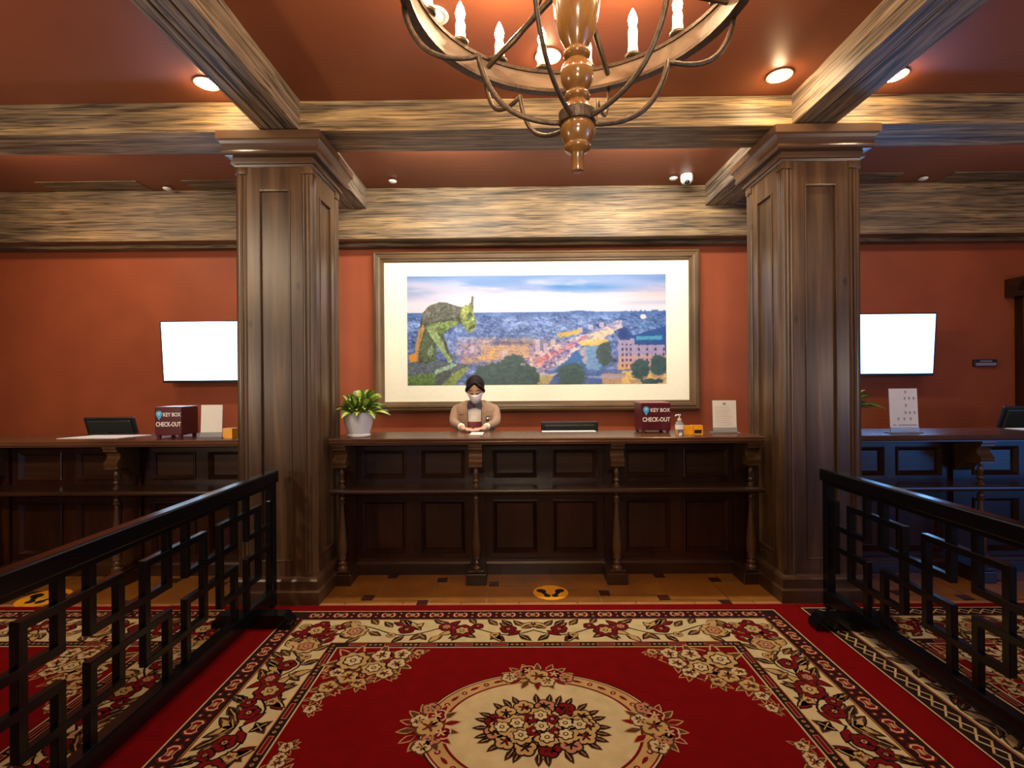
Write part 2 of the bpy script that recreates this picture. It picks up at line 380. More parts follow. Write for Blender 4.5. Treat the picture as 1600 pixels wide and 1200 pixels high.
for m_ in range(-18, 20):
    for n_ in range(-5, 6):
        ox = -0.636 + m_ * A_ + n_ * B_; oy = 3.42 - m_ * B_ + n_ * A_
        if not (-6.6 < ox < 6.6 and 2.9 < oy < 4.1): continue
        tile_obj(ox - B_ / 2, ox + B_ / 2, oy - B_ / 2, oy + B_ / 2, M['inset'], ymin=3.365, up=0.0012)
        tile_obj(ox + B_ / 2, ox + B_ / 2 + A_, oy - B_ / 2, oy - B_ / 2 + A_, M['tile'])
x = -5.9; i = 0
while x < 6.0:
    tile_obj(x, x + 0.395, 3.362, 3.425, M['tile2'], ymin=3.30, ymax=3.5); x += 0.395

# ------------------------------------------------------------------ rugs: carved pile, every colour a raised shape
RC = [('rug_red', (0.17, 0.002, 0.003)), ('rug_cream', (0.60, 0.50, 0.27)), ('rug_black', (0.022, 0.010, 0.009)), ('rug_crimson', (0.17, 0.006, 0.008)),
      ('rug_gold', (0.50, 0.33, 0.13)), ('rug_brown', (0.10, 0.045, 0.02)), ('rug_ivory', (0.60, 0.46, 0.25)), ('rug_orange', (0.42, 0.12, 0.03)), ('rug_pink', (0.46, 0.20, 0.11))]
RM = []
for nme, c in RC:
    mm = simple(nme, c, 0.95, var=0.10, scale=14, bump=0.25, bscale=900, spec=0.08); mm.node_tree.nodes['Principled BSDF'].inputs['Sheen Weight'].default_value = 0.0
    RM.append(mm)
RED, CRM, BLK, CRI, GLD, BRN, IVO, ORG, PNK = range(9)
LZ = 0.0005
class Rug(MB):
    def __init__(s, z0): super().__init__(); s.z0 = z0
    def poly(s, pts, c, l): s.add([(p[0], p[1], s.z0 + l * LZ) for p in pts], [tuple(range(len(pts)))], c)
    def strip(s, pts, w, c, l):
        pts = [Vector((p[0], p[1])) for p in pts]
        for i in range(len(pts) - 1):
            a, b_ = pts[i], pts[i + 1]; d = (b_ - a)
            if d.length < 1e-6: continue
            d = d.normalized(); nrm = Vector((-d.y, d.x)) * w / 2; a2 = a - d * w * 0.3; b2 = b_ + d * w * 0.3
            s.poly([a2 - nrm, b2 - nrm, b2 + nrm, a2 + nrm], c, l)
    def ring(s, r0, r1, c, l):
        """rectangular frame between outer rect r0 and inner rect r1 (x0, x1, y0, y1)"""
        o = [(r0[0], r0[2]), (r0[1], r0[2]), (r0[1], r0[3]), (r0[0], r0[3])]; n = [(r1[0], r1[2]), (r1[1], r1[2]), (r1[1], r1[3]), (r1[0], r1[3])]
        for k_ in range(4):
            j = (k_ + 1) % 4; s.poly([o[k_], o[j], n[j], n[k_]], c, l)
    def petal(s, x, y, a, ln, w, c, l, pointy=False):
        pts = []
        prof = [(0, 0.12), (0.25, 0.7), (0.55, 1.0), (0.82, 0.8), (1.0, 0.25)] if not pointy else [(0, 0.05), (0.2, 0.6), (0.45, 1.0), (0.75, 0.6), (1.0, 0.0)]
        for t, q in prof: pts.append((t * ln, q * w / 2))
        for t, q in reversed(prof):
            if q > 0: pts.append((t * ln, -q * w / 2))
        ca, sa = math.cos(a), math.sin(a)
        s.poly([(x + u * ca - v * sa, y + u * sa + v * ca) for u, v in pts], c, l)
    def disc(s, x, y, r, c, l, n=9, ry=None, a0=0):
        s.poly([(x + r * math.cos(2 * PI * k_ / n + a0), y + (ry or r) * math.sin(2 * PI * k_ / n + a0)) for k_ in range(n)], c, l)
    def flower(s, x, y, r, pet, out, cen, l=3, n=5, a0=None):
        a0 = random.random() * 6 if a0 is None else a0
        for k_ in range(n): s.petal(x, y, a0 + 2 * PI * k_ / n, r * 1.10, r * 1.25, out, l + (k_ % 2) * 0.3)
        for k_ in range(n): s.petal(x, y, a0 + 2 * PI * k_ / n, r * 0.95, r * 0.92, pet, l + 1 + (k_ % 2) * 0.3)
        for k_ in range(n): s.petal(x, y, a0 + 2 * PI * k_ / n, r * 0.6, r * 0.22, out, l + 2)
        s.disc(x, y, r * 0.24, cen, l + 3, 7); s.disc(x, y, r * 0.12, out, l + 3.6, 6)
    def rose(s, x, y, r, c1, c2, out, l=3):
        a0 = random.random() * 6
        for k_ in range(8): s.petal(x, y, a0 + 2 * PI * k_ / 8, r * 1.12, r * 0.95, out, l + (k_ % 2) * 0.3)
        for k_ in range(8): s.petal(x, y, a0 + 2 * PI * k_ / 8, r * 1.0, r * 0.70, c1, l + 1 + (k_ % 2) * 0.3)
        for k_ in range(6): s.petal(x, y, a0 + 0.4 + 2 * PI * k_ / 6, r * 0.66, r * 0.62, out, l + 2)
        for k_ in range(6): s.petal(x, y, a0 + 0.4 + 2 * PI * k_ / 6, r * 0.56, r * 0.44, c2, l + 2.8 + (k_ % 2) * 0.2)
        s.disc(x, y, r * 0.22, out, l + 3.6, 7); s.disc(x, y, r * 0.13, IVO, l + 4, 6)
    def leaf(s, x, y, a, ln, w, c, out, l=2, vein=None):
        s.petal(x, y, a, ln * 1.12, w * 1.4, out, l, True); s.petal(x, y, a, ln, w, c, l + 0.8, True)
        if vein is not None: s.strip([(x + 0.15 * ln * math.cos(a), y + 0.15 * ln * math.sin(a)), (x + 0.8 * ln * math.cos(a), y + 0.8 * ln * math.sin(a))], w * 0.13, vein, l + 1.4)
    def band(s, u0, u1, v, horiz, hw, sgn, seed):
        """flowering vine that runs along a cream band; u along, v centre line"""
        rnd = random.Random(seed); st = random.getstate(); random.seed(seed)
        P = (lambda u, w: (u, v + w * sgn)) if horiz else (lambda u, w: (v + w * sgn, u))
        A = (lambda a: a * sgn) if horiz else (lambda a: (PI / 2 - a * sgn))
        L = u1 - u0; period = L / max(2, round(L / 0.50)); npts = int(L / 0.03)
        f = lambda u: math.sin((u - u0) / period * 2 * PI) * hw * 0.42
        s.strip([P(u0 + L * i_ / npts, f(u0 + L * i_ / npts)) for i_ in range(npts + 1)], 0.010, BLK, 2)
        s_ = u0 + period * 0.25; k_ = 0
        while s_ < u1 - 0.02:
            sg = 1 if k_ % 2 == 0 else -1
            x_, y_ = P(s_, -sg * hw * 0.08)
            if k_ % 4 == 1:
                s.rose(*P(s_ - 0.03, -sg * hw * 0.05), hw * 0.52, CRI, GLD, BLK); s.rose(*P(s_ + 0.07, sg * hw * 0.30), hw * 0.34, CRI, PNK, BLK, 3.4)
                s.flower(*P(s_ - 0.12, sg * hw * 0.36), hw * 0.26, CRI, BLK, GLD)
            elif k_ % 4 == 3:
                s.rose(x_, y_, hw * 0.54, GLD, PNK, BRN); s.flower(*P(s_ + 0.11, sg * hw * 0.3), hw * 0.26, CRI, BLK, IVO)
            else: s.flower(x_, y_, hw * 0.36, CRI, BLK, GLD); s.flower(*P(s_ + 0.08, sg * hw * 0.42), hw * 0.2, GLD, BRN, CRI)
            for j in range(12):
                a = rnd.uniform(0, 2 * PI); uu = s_ + rnd.uniform(-0.13, 0.13); ww = rnd.uniform(-0.55, 0.55) * hw
                px_, py_ = P(uu, ww); col = [BLK, BRN, GLD, BRN, CRI][j % 5]
                a2 = math.copysign(0.5 + rnd.random() * 0.6, ww) * 1.0
                a2 = A(a2 if rnd.random() < 0.5 else PI - a2)
                ln = min(0.095, (hw * 0.98 - abs(ww)) * 1.5)
                if ln > 0.025: s.leaf(px_, py_, a2, ln, ln * 0.42, col, BLK if col != BLK else BRN, 2 + (j % 3) * 0.2, GLD if col in (BLK, BRN) else None)
            s_ += period * 0.5; k_ += 1
        random.setstate(st)
    def guard(s, u0, u1, v, horiz, hw, kind):
        P = (lambda u, w: (u, v + w)) if horiz else (lambda u, w: (v + w, u))
        L = u1 - u0
        if kind == 'cart':
            n_ = max(1, round(L / 0.15)); st = L / n_
            for i_ in range(n_):
                c_ = u0 + (i_ + 0.5) * st
                def ov(hu, hw_, col, l, c_=c_): s.poly([P(c_ + hu * q, hw_ * r_) for q, r_ in ((-1, -.5), (-.6, -1), (-.25, -.62), (.25, -.62), (.6, -1), (1, -.5), (1, .5), (.6, 1), (.25, .62), (-.25, .62), (-.6, 1), (-1, .5))], col, l)
                ov(st * 0.33, hw * 0.72, CRI, 3); ov(st * 0.28, hw * 0.55, IVO, 3.6); ov(st * 0.23, hw * 0.42, CRI, 4.2); s.poly([P(c_ - st * .1, -hw * .14), P(c_ + st * .1, -hw * .14), P(c_ + st * .1, hw * .14), P(c_ - st * .1, hw * .14)], GLD, 4.8)
                for w_ in (-0.4, 0.4):
                    x_, y_ = P(c_ + st / 2, w_ * hw); s.disc(x_, y_, hw * 0.25, CRI, 3, 8); s.disc(x_, y_, hw * 0.12, GLD, 3.6, 6)
        elif kind == 'dash':
            n_ = max(1, round(L / 0.21)); st = L / n_
            for i_ in range(n_):
                c_ = u0 + (i_ + 0.5) * st
                s.poly([P(c_ - st * .25, -hw * .5), P(c_ + st * .25, -hw * .5), P(c_ + st * .25, hw * .5), P(c_ - st * .25, hw * .5)], PNK, 3)
                s.poly([P(c_ - st * .23, -hw * .34), P(c_ + st * .23, -hw * .34), P(c_ + st * .23, hw * .34), P(c_ - st * .23, hw * .34)], CRI, 3.6)
                for q in (0.36, 0.5, 0.64):
                    x_, y_ = P(c_ + st * q, 0); s.disc(x_, y_, hw * 0.36, GLD, 3, 7); s.disc(x_, y_, hw * 0.2, CRI, 3.6, 6)
        elif kind == 'zig':
            n_ = max(2, round(L / 0.075)); st = L / n_
            for o_ in (1, -1):
                s.strip([P(u0 + i_ * st, hw * 0.55 * (o_ if i_ % 2 else -o_)) for i_ in range(n_ + 1)], 0.009, GLD if o_ == 1 else IVO, 3 + (o_ > 0) * 0.4)
def rug(name, label, x0, x1, y0, y1, margin, guard_kind, seed):
    """margin = width of the plain red selvage at left, right, near, far"""
    r = Rug(0.010); R0 = (x0, x1, y0, y1)
    r.box(x0, x1, y0, y1, 0, 0.010, RED)
    ml, mr_, mn, mf = margin; q = (x0 + ml, x1 - mr_, y0 + mn, y1 - mf)
    ins = lambda a, d: (a[0] + d, a[1] - d, a[2] + d, a[3] - d)
    e1 = ins(q, 0.008); r.ring(q, e1, IVO, 1)
    g1 = ins(e1, 0.105); r.ring(e1, g1, BLK, 1.1)
    e2 = ins(g1, 0.006); r.ring(g1, e2, ORG, 1.2); e3 = ins(e2, 0.004); r.ring(e2, e3, BLK, 1.2)
    c1 = ins(e3, 0.272); r.ring(e3, c1, CRM, 1.1)
    e4 = ins(c1, 0.005); r.ring(c1, e4, ORG, 1.2)
    g2 = ins(e4, 0.048); r.ring(e4, g2, BLK, 1.1); fld = ins(g2, 0.008); r.ring(g2, fld, IVO, 1.3)
    hg = 0.0525
    for (a_, hz, sg) in (((e1[0] + g1[0]) / 2, False, 0), ((e1[1] + g1[1]) / 2, False, 0), ((e1[2] + g1[2]) / 2, True, 0), ((e1[3] + g1[3]) / 2, True, 0)):
        lo, hi = (e1[0], e1[1]) if hz else (e1[2], e1[3]); r.guard(lo + 0.1, hi - 0.1, a_, hz, hg, guard_kind)
    for (a_, hz) in (((e4[0] + g2[0]) / 2, False), ((e4[1] + g2[1]) / 2, False), ((e4[2] + g2[2]) / 2, True), ((e4[3] + g2[3]) / 2, True)):
        lo, hi = (e4[0], e4[1]) if hz else (e4[2], e4[3]); r.guard(lo + 0.06, hi - 0.06, a_, hz, 0.024, 'dash')
    hw = 0.136
    for i_, (a_, hz, sg) in enumerate(((e3[0] + hw, False, 1), (e3[1] - hw, False, -1), (e3[2] + hw, True, 1), (e3[3] - hw, True, -1))):
        lo, hi = (e3[0], e3[1]) if hz else (e3[2], e3[3]); md = (lo + hi) / 2
        r.band(md, hi - 0.22, a_, hz, hw, sg, seed + 10); 
        # the other half mirrored
        b0 = len(r.v); r.band(md, hi - 0.22, a_, hz, hw, sg, seed + 10)
        for j in range(b0, len(r.v)):
            v = r.v[j]; r.v[j] = (2 * md - v[0], v[1], v[2]) if hz else (v[0], 2 * md - v[1], v[2])
    for cx_ in (e3[0] + hw, e3[1] - hw):
        for cy_ in (e3[2] + hw, e3[3] - hw):
            r.rose(cx_, cy_, 0.085, CRI, GLD, BLK)
            for k_ in range(6):
                a = k_ * PI / 3 + 0.4; r.flower(cx_ + 0.105 * math.cos(a), cy_ + 0.085 * math.sin(a), 0.036, CRI if k_ % 2 else GLD, BLK, GLD, 2.4)
    # corner sprays inside the field
    fx0, fx1, fy0, fy1 = fld
    for sx in (1, -1):
        for sy in (1, -1):
            ox = fx0 if sx > 0 else fx1; oy = fy0 if sy > 0 else fy1
            st = random.getstate(); random.seed(seed)
            spots = [(0.13, 0.13, 0.085, 1), (0.27, 0.08, 0.055, 0), (0.38, 0.065, 0.05, 0), (0.47, 0.05, 0.032, 0), (0.26, 0.20, 0.065, 1), (0.37, 0.16, 0.05, 0), (0.15, 0.28, 0.055, 0), (0.08, 0.24, 0.04, 0),
                     (0.33, 0.25, 0.045, 0), (0.08, 0.36, 0.05, 0), (0.06, 0.44, 0.035, 0), (0.06, 0.53, 0.03, 0), (0.22, 0.33, 0.04, 0)]
            for (u, v, rr, big) in spots:
                for k_ in range(6):
                    a = random.random() * 6.28; r.leaf(ox + sx * u, oy + sy * v, a, rr * 1.75, rr * 0.6, BRN if k_ % 2 else CRI, GLD, 1.6 + 0.1 * k_)
            for i_, (u, v, rr, big) in enumerate(spots):
                if big: r.rose(ox + sx * u, oy + sy * v, rr, GLD, IVO, BLK, 2.5)
                else: r.flower(ox + sx * u, oy + sy * v, rr, IVO if i_ % 3 else GLD, BRN, CRI, 2.5)
            random.setstate(st)
    # medallion
    mx, my = (fx0 + fx1) / 2, (fy0 + fy1) / 2; ax, ay = 0.505, 0.385
    for fr, c, l in ((1.045, BLK, 1.3), (1.03, IVO, 1.5), (1.015, CRI, 1.7), (1.0, GLD, 1.9), (0.86, CRI, 2.2), (0.835, CRM, 2.5)):
        r.disc(mx, my, ax * fr, c, l, 72, ay * fr)
    n_ = 44
    for k_ in range(n_):
        a = 2 * PI * k_ / n_; x_, y_ = mx + ax * 0.93 * math.cos(a), my + ay * 0.93 * math.sin(a); t = math.atan2(ay * math.cos(a), -ax * math.sin(a))
        if k_ % 2: r.disc(x_, y_, 0.014, CRI, 2.6, 8); r.disc(x_, y_, 0.006, IVO, 3.0, 6)
        else: r.petal(x_ - 0.024 * math.cos(t), y_ - 0.024 * math.sin(t), t, 0.048, 0.018, CRI, 2.6)
    st = random.getstate(); random.seed(seed + 5)
    for (px_, py_, s_) in ((mx - ax * 0.96, my, 1), (mx + ax * 0.96, my, 1), (mx, my + ay * 0.96, 1), (mx, my - ay * 0.96, 1)):
        wide = abs(px_ - mx) < 0.01
        for k_ in range(14):
            a = 2 * PI * k_ / 14 + 0.2; ex_, ey_ = (0.15, 0.055) if wide else (0.085, 0.12)
            r.leaf(px_ + ex_ * 0.7 * math.cos(a), py_ + ey_ * 0.7 * math.sin(a), a, 0.075, 0.03, BRN if k_ % 2 else CRI, GLD, 3.2, None)
        for j, (u, v) in enumerate(((0, 0), (0.085, 0.02), (-0.085, 0.02), (0.045, -0.045), (-0.045, 0.05), (0.14, -0.01), (-0.14, -0.01))):
            if not wide: u, v = v * 1.1, u * 0.85
            if j == 0: r.flower(px_, py_, 0.062, GLD, BRN, CRI, 5)
            else: r.flower(px_ + u, py_ + v, 0.042, [IVO, CRI, PNK][j % 3], BRN if j % 3 != 1 else IVO, GLD, 4.4)
    for k_ in range(26):
        a = 2 * PI * k_ / 26 + random.uniform(-.08, .08); rx_, ry_ = 0.262, 0.178
        r.leaf(mx + rx_ * 0.86 * math.cos(a), my + ry_ * 0.86 * math.sin(a), a, 0.07, 0.026, BLK, BRN, 3.2, GLD)
    for k_ in range(13):
        a = 2 * PI * k_ / 13; r.flower(mx + 0.205 * math.cos(a), my + 0.135 * math.sin(a), 0.048, [GLD, GLD, CRI, PNK][k_ % 4], BLK, [CRI, BLK][k_ % 2], 4.6)
    for (u, v) in ((0, 0), (0.105, 0.02), (-0.105, 0.02), (0, 0.07), (0.02, -0.068), (-0.09, -0.055), (0.1, -0.05), (0.165, 0.01), (-0.17, -0.005)): r.rose(mx + u, my + v, 0.056, GLD, CRM, BLK, 5.6)
    for (u, v) in ((0.05, 0.045), (-0.045, 0.05), (0.06, -0.04), (-0.035, -0.03)): r.flower(mx + u, my + v, 0.032, CRI, BLK, IVO, 6.6)
    random.setstate(st)
    # loose single blossoms near the side edges of the field
    for sx, ox in ((1, fx0), (-1, fx1)):
        for yy in (my - 0.18,): r.flower(ox + sx * 0.06, yy, 0.03, IVO, BRN, CRI, 2)
    o = r.build(name, RM, origin=((x0 + x1) / 2, (y0 + y1) / 2, 0), fixn=False)
    return tag(o, label, 'rug')
CY = 2.17
rug('floral_rug', 'red floral rug with oval medallion between the two railings', -1.635, 1.855, 2 * CY - 3.36, 3.36, (0.175, 0.18, 0.085, 0.085), 'cart', 3)
rug('floral_rug', 'red floral rug on the left, behind the left railing', -4.95, -1.642, 2 * CY - 3.36, 3.36, (0.0, 0.0, 0.03, 0.06), 'cart', 3)
rug('floral_rug', 'red floral rug with zigzag guard stripe on the right, under the right railing', 1.862, 5.15, 2 * CY - 3.36, 3.36, (0.0, 0.0, 0.03, 0.06), 'zig', 9)

# ------------------------------------------------------------------ floor stickers
def sticker(cx, cy, r, label):
    b = MB()
    def disc2(x, y, rx, ry, z, mi, ang=0):
        pts = []
        for k_ in range(24):
            a = 2 * PI * k_ / 24; u, v = rx * math.cos(a), ry * math.sin(a); pts.append((x + u * math.cos(ang) - v * math.sin(ang), y + u * math.sin(ang) + v * math.cos(ang), z))
        b.add(pts, [tuple(range(24))], mi)
    disc2(cx, cy, r, r, 0.0015, 0)
    for sg in (-1, 1):
        disc2(cx + sg * r * 0.52, cy + r * 0.22, r * 0.30, r * 0.24, 0.0019, 1, sg * 0.6)
        disc2(cx + sg * r * 0.22, cy - r * 0.42, r * 0.19, r * 0.19, 0.0019, 1, sg * 0.6)
        disc2(cx + sg * r * 0.36, cy - r * 0.12, r * 0.22, r * 0.12, 0.0019, 1, sg * 0.9)
    o = b.build('floor_sticker', [M['sticker'], M['ink']], origin=(cx, cy, 0.0015), fixn=False); tag(o, label, 'sticker')
sticker(0.250, 3.575, 0.125, 'round yellow floor sticker with black footprints before the middle counter')
sticker(-3.33, 3.52, 0.155, 'round yellow floor sticker with black footprints seen through the left railing')

# ------------------------------------------------------------------ columns
def column():
    root = empty('column', (-1.635, 3.69, 0), 'dark panelled wooden column, to the left of the middle counter', 'column', 'panelled columns')
    cx, cy, h = -1.635, 3.69, 0.262
    b = MB(); b.box(cx - h + 0.02, cx + h - 0.02, cy - h + 0.02, cy + h - 0.02, 0, 3.06); b.build('shaft', M['col'], root)
    b = MB().sqlathe(cx, cy, h, h, [(0.045, 0.0), (0.045, 0.085), (0.03, 0.095), (0.03, 0.155), (0.022, 0.168), (0.012, 0.172), (0.0, 0.18)])
    b.build('plinth', M['cap'], root)
    b = MB().sqlathe(cx, cy, h, h, [(0.0, 2.985), (0.008, 3.0), (0.022, 3.0), (0.024, 3.015), (0.012, 3.02), (0.014, 3.045), (0.050, 3.048), (0.060, 3.054), (0.064, 3.066), (0.060, 3.078), (0.058, 3.082), (0.060, 3.100),
                                    (0.066, 3.118), (0.076, 3.134), (0.082, 3.142), (0.088, 3.142), (0.088, 3.195), (0.03, 3.197), (0.03, 3.222), (-0.02, 3.252)])
    b.build('capital', M['cap'], root)
    for f in range(4):
        R = Matrix.Rotation(f * PI / 2, 4, 'Z')
        def place(mb):
            mb.v = [tuple(Vector((cx, cy, 0)) + R @ (Vector(v) - Vector((cx, cy, 0)))) for v in mb.v]; return mb
        yf = cy - h
        for sg in (-1, 1):     # fluted corner strips with little capitals
            b = MB(); xo = cx + sg * (h - 0.036)
            b.box(xo - 0.036, xo + 0.036, yf + 0.006, yf + 0.03, 0.17, 2.99)
            for q in (-0.024, 0, 0.024):
                b.tube([(xo + q, yf + 0.006, 0.20), (xo + q, yf + 0.006, 2.93)], 0.0095, 8)
            b.box(xo - 0.039, xo + 0.039, yf - 0.008, yf + 0.03, 2.935, 2.985, bev=0.005); b.box(xo - 0.038, xo + 0.038, yf - 0.004, yf + 0.03, 0.17, 0.205)
            smooth_angle(place(b).build('fluted_strip', M['col'], root))
        # framed panel: flat surround with a hole, bead moulding, recessed field
        b = MB(); pw = 0.108; z0, z1 = 0.28, 2.83; fw = h - 0.072
        for (xa, xb, za, zb) in ((-fw, -pw, 0.17, 2.99), (pw, fw, 0.17, 2.99), (-pw, pw, 0.17, z0), (-pw, pw, z1, 2.99)):
            b.box(cx + xa, cx + xb, yf + 0.008, yf + 0.03, za, zb)
        place(b).build('panel_frame', M['col'], root)
        b = MB(); b.box(cx - pw + 0.002, cx + pw - 0.002, yf + 0.0195, yf + 0.028, z0, z1)
        t = 0.010
        for (xa, xb, za, zb) in ((-pw, -pw + t, z0, z1), (pw - t, pw, z0, z1), (-pw, pw, z0, z0 + t), (-pw, pw, z1 - t, z1)):
            b.box(cx + xa, cx + xb, yf + 0.001, yf + 0.022, za, zb, bev=0.003)
        place(b).build('panel', M['col'], root)
    return root
c1_ = column()
c2_ = copy_tree(c1_); c2_.location = (2.095, 3.69, 0); c2_['label'] = 'dark panelled wooden column, to the right of the middle counter'

# ------------------------------------------------------------------ counters
CT = 1.094
def counter(x0, x1, posts, panels, label, group, toplabel):
    cx = (x0 + x1) / 2
    root = empty('reception_counter', (cx, 3.93, 0), label, 'counter', group)
    b = MB().box(x0, x1, 3.965, 4.10, 0.0, 1.045); b.box(x0, x1, 4.10, 4.40, 0.70, 0.74); b.box(x0, x1, 4.37, 4.40, 0.0, 0.70); b.build('carcass', M['ctr_x'], root)
    # stiles and rails
    b = MB(); rows = ((0.165, 0.578), (0.752, 0.976))
    hwid = 0.175
    xs = []; panels = sorted(panels)
    for p_ in panels: xs += [p_ - hwid, p_ + hwid]
    edges = [x0] + xs + [x1]
    for i_ in range(0, len(edges), 2):
        if edges[i_ + 1] > edges[i_]: b.box(edges[i_], edges[i_ + 1], 3.935, 3.966, 0.0, 1.045)
    for p_ in panels:
        for za, zb in ((0.0, rows[0][0]), (rows[0][1], rows[1][0]), (rows[1][1], 1.045)): b.box(p_ - hwid, p_ + hwid, 3.935, 3.966, za, zb)
    b.build('face_frame', M['ctr_z'], root)
    for p_ in panels:
        for z0, z1 in rows:
            b = MB()
            def ringf(a0, y0_, a1, y1_):     # sloping moulding between two rectangles
                o = [(p_ - hwid + a0, y0_, z0 + a0), (p_ + hwid - a0, y0_, z0 + a0), (p_ + hwid - a0, y0_, z1 - a0), (p_ - hwid + a0, y0_, z1 - a0)]
                n = [(p_ - hwid + a1, y1_, z0 + a1), (p_ + hwid - a1, y1_, z0 + a1), (p_ + hwid - a1, y1_, z1 - a1), (p_ - hwid + a1, y1_, z1 - a1)]
                b.add(o + n, [(k_, (k_ + 1) % 4, 4 + (k_ + 1) % 4, 4 + k_) for k_ in range(4)])
            ringf(0.0, 3.936, 0.0, 3.926); ringf(0.0, 3.926, 0.008, 3.923); ringf(0.008, 3.923, 0.028, 3.946); ringf(0.028, 3.946, 0.034, 3.957)
            b.add([(p_ - hwid + 0.034, 3.957, z0 + 0.034), (p_ + hwid - 0.034, 3.957, z0 + 0.034), (p_ + hwid - 0.034, 3.957, z1 - 0.034), (p_ - hwid + 0.034, 3.957, z1 - 0.034)], [(0, 1, 2, 3)])
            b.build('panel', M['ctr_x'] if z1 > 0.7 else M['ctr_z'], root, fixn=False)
    pr = [(3.915, 0), (3.915, 0.085), (3.922, 0.095), (3.925, 0.10), (3.925, 0.118), (3.937, 0.128), (3.95, 0.128), (3.95, 0)]
    MB().prism(pr, (x0, 0, 0), (0, 1, 0), (0, 0, 1), (x1 - x0, 0, 0)).build('base_moulding', M['ctr_x'], root)
    pr = [(3.655, 0.690), (3.65, 0.696), (3.648, 0.705), (3.65, 0.716), (3.658, 0.722), (3.94, 0.722), (3.94, 0.684), (3.67, 0.684)]
    MB().prism(pr, (x0, 0, 0), (0, 1, 0), (0, 0, 1), (x1 - x0, 0, 0)).build('shelf', M['ctr_x'], root)
    for px_ in posts:
        wf = 0.06
        MB().box(px_ - 0.06, px_ + 0.06, 3.905, 3.936, 0.10, 0.684).box(px_ - 0.06, px_ + 0.06, 3.905, 3.936, 0.722, 1.045).build('pilaster', M['ctr_z'], root)
        b = MB().box(px_ - 0.075, px_ + 0.075, 3.70, 3.935, 0.0, 0.085, bev=0.006); b.box(px_ - 0.062, px_ + 0.062, 3.715, 3.935, 0.085, 0.105, bev=0.004); b.build('post_foot', M['ctr_x'], root)
        # corbel: ogee profile in the YZ plane
        pr = [(3.94, 1.045), (3.672, 1.045), (3.672, 1.03), (3.682, 1.022), (3.682, 1.008), (3.692, 1.0)] + [(3.70 + 0.02 * math.sin(t * PI), 1.0 - 0.06 * t) for t in (0.2, 0.5, 0.8, 1.0)] + \
             [(3.69, 0.93), (3.682, 0.92), (3.684, 0.905), (3.69, 0.895), (3.69, 0.875), (3.80, 0.872), (3.84, 0.83), (3.88, 0.80), (3.94, 0.79)]
        MB().prism(pr, (px_ - 0.05, 0, 0), (0, 1, 0), (0, 0, 1), (0.10, 0, 0)).build('corbel', M['corbel'], root)
        up = [(0.026, 0.722), (0.026, 0.734), (0.016, 0.74), (0.013, 0.748), (0.02, 0.757), (0.024, 0.768), (0.018, 0.78), (0.013, 0.786), (0.021, 0.792), (0.014, 0.80), (0.018, 0.812), (0.021, 0.826), (0.015, 0.85), (0.010, 0.862), (0.02, 0.868), (0.02, 0.876)]
        smooth_angle(MB().lathe(px_, 3.745, up, 20).build('upper_baluster', M['corbel'], root), 50)
        lo = [(0.040, 0.105), (0.040, 0.125), (0.03, 0.133), (0.026, 0.145), (0.033, 0.152), (0.033, 0.162), (0.022, 0.17), (0.019, 0.18), (0.03, 0.187), (0.031, 0.196), (0.026, 0.205), (0.034, 0.24), (0.036, 0.28),
              (0.033, 0.33), (0.026, 0.42), (0.020, 0.50), (0.015, 0.57), (0.013, 0.60), (0.024, 0.606), (0.025, 0.614), (0.017, 0.622), (0.022, 0.634), (0.018, 0.65), (0.010, 0.66), (0.022, 0.67), (0.028, 0.675), (0.028, 0.684)]
        smooth_angle(MB().lathe(px_, 3.745, lo, 20).build('lower_baluster', M['corbel'], root), 50)
    pr = [(3.665, 1.045), (3.665, 1.052), (3.652, 1.058), (3.648, 1.066), (3.652, 1.074), (3.646, 1.078), (3.644, 1.088), (3.650, CT), (4.16, CT), (4.16, 1.045)]
    t = MB().prism(pr, (x0, 0, 0), (0, 1, 0), (0, 0, 1), (x1 - x0, 0, 0)).build('counter_top', M['top'], origin=(cx, 3.9, 1.045)); tag(t, toplabel, 'countertop', 'counter tops')
    return root
counter(-1.352, 1.812, (-1.292, -0.289, 0.756, 1.752), (-1.03, -0.563, 0.002, 0.470, 1.038, 1.492), 'long dark panelled reception counter between the two columns', 'reception counters', 'polished brown worktop of the middle counter, with the white plant pot')
counter(-6.3, -1.95, (-2.985, -4.025, -5.06, -6.1), (-2.235, -2.685, -3.275, -3.74, -4.31, -4.78, -5.35, -5.8), 'dark panelled reception counter left of the left column', 'reception counters', 'polished brown worktop of the left counter, under the left screen')
counter(2.41, 6.7, (3.445, 4.485, 5.52, 6.5), (2.70, 3.145, 3.735, 4.20, 4.77, 5.24, 5.81, 6.2), 'dark panelled reception counter right of the right column', 'reception counters', 'polished brown worktop of the right counter, under the right screen')

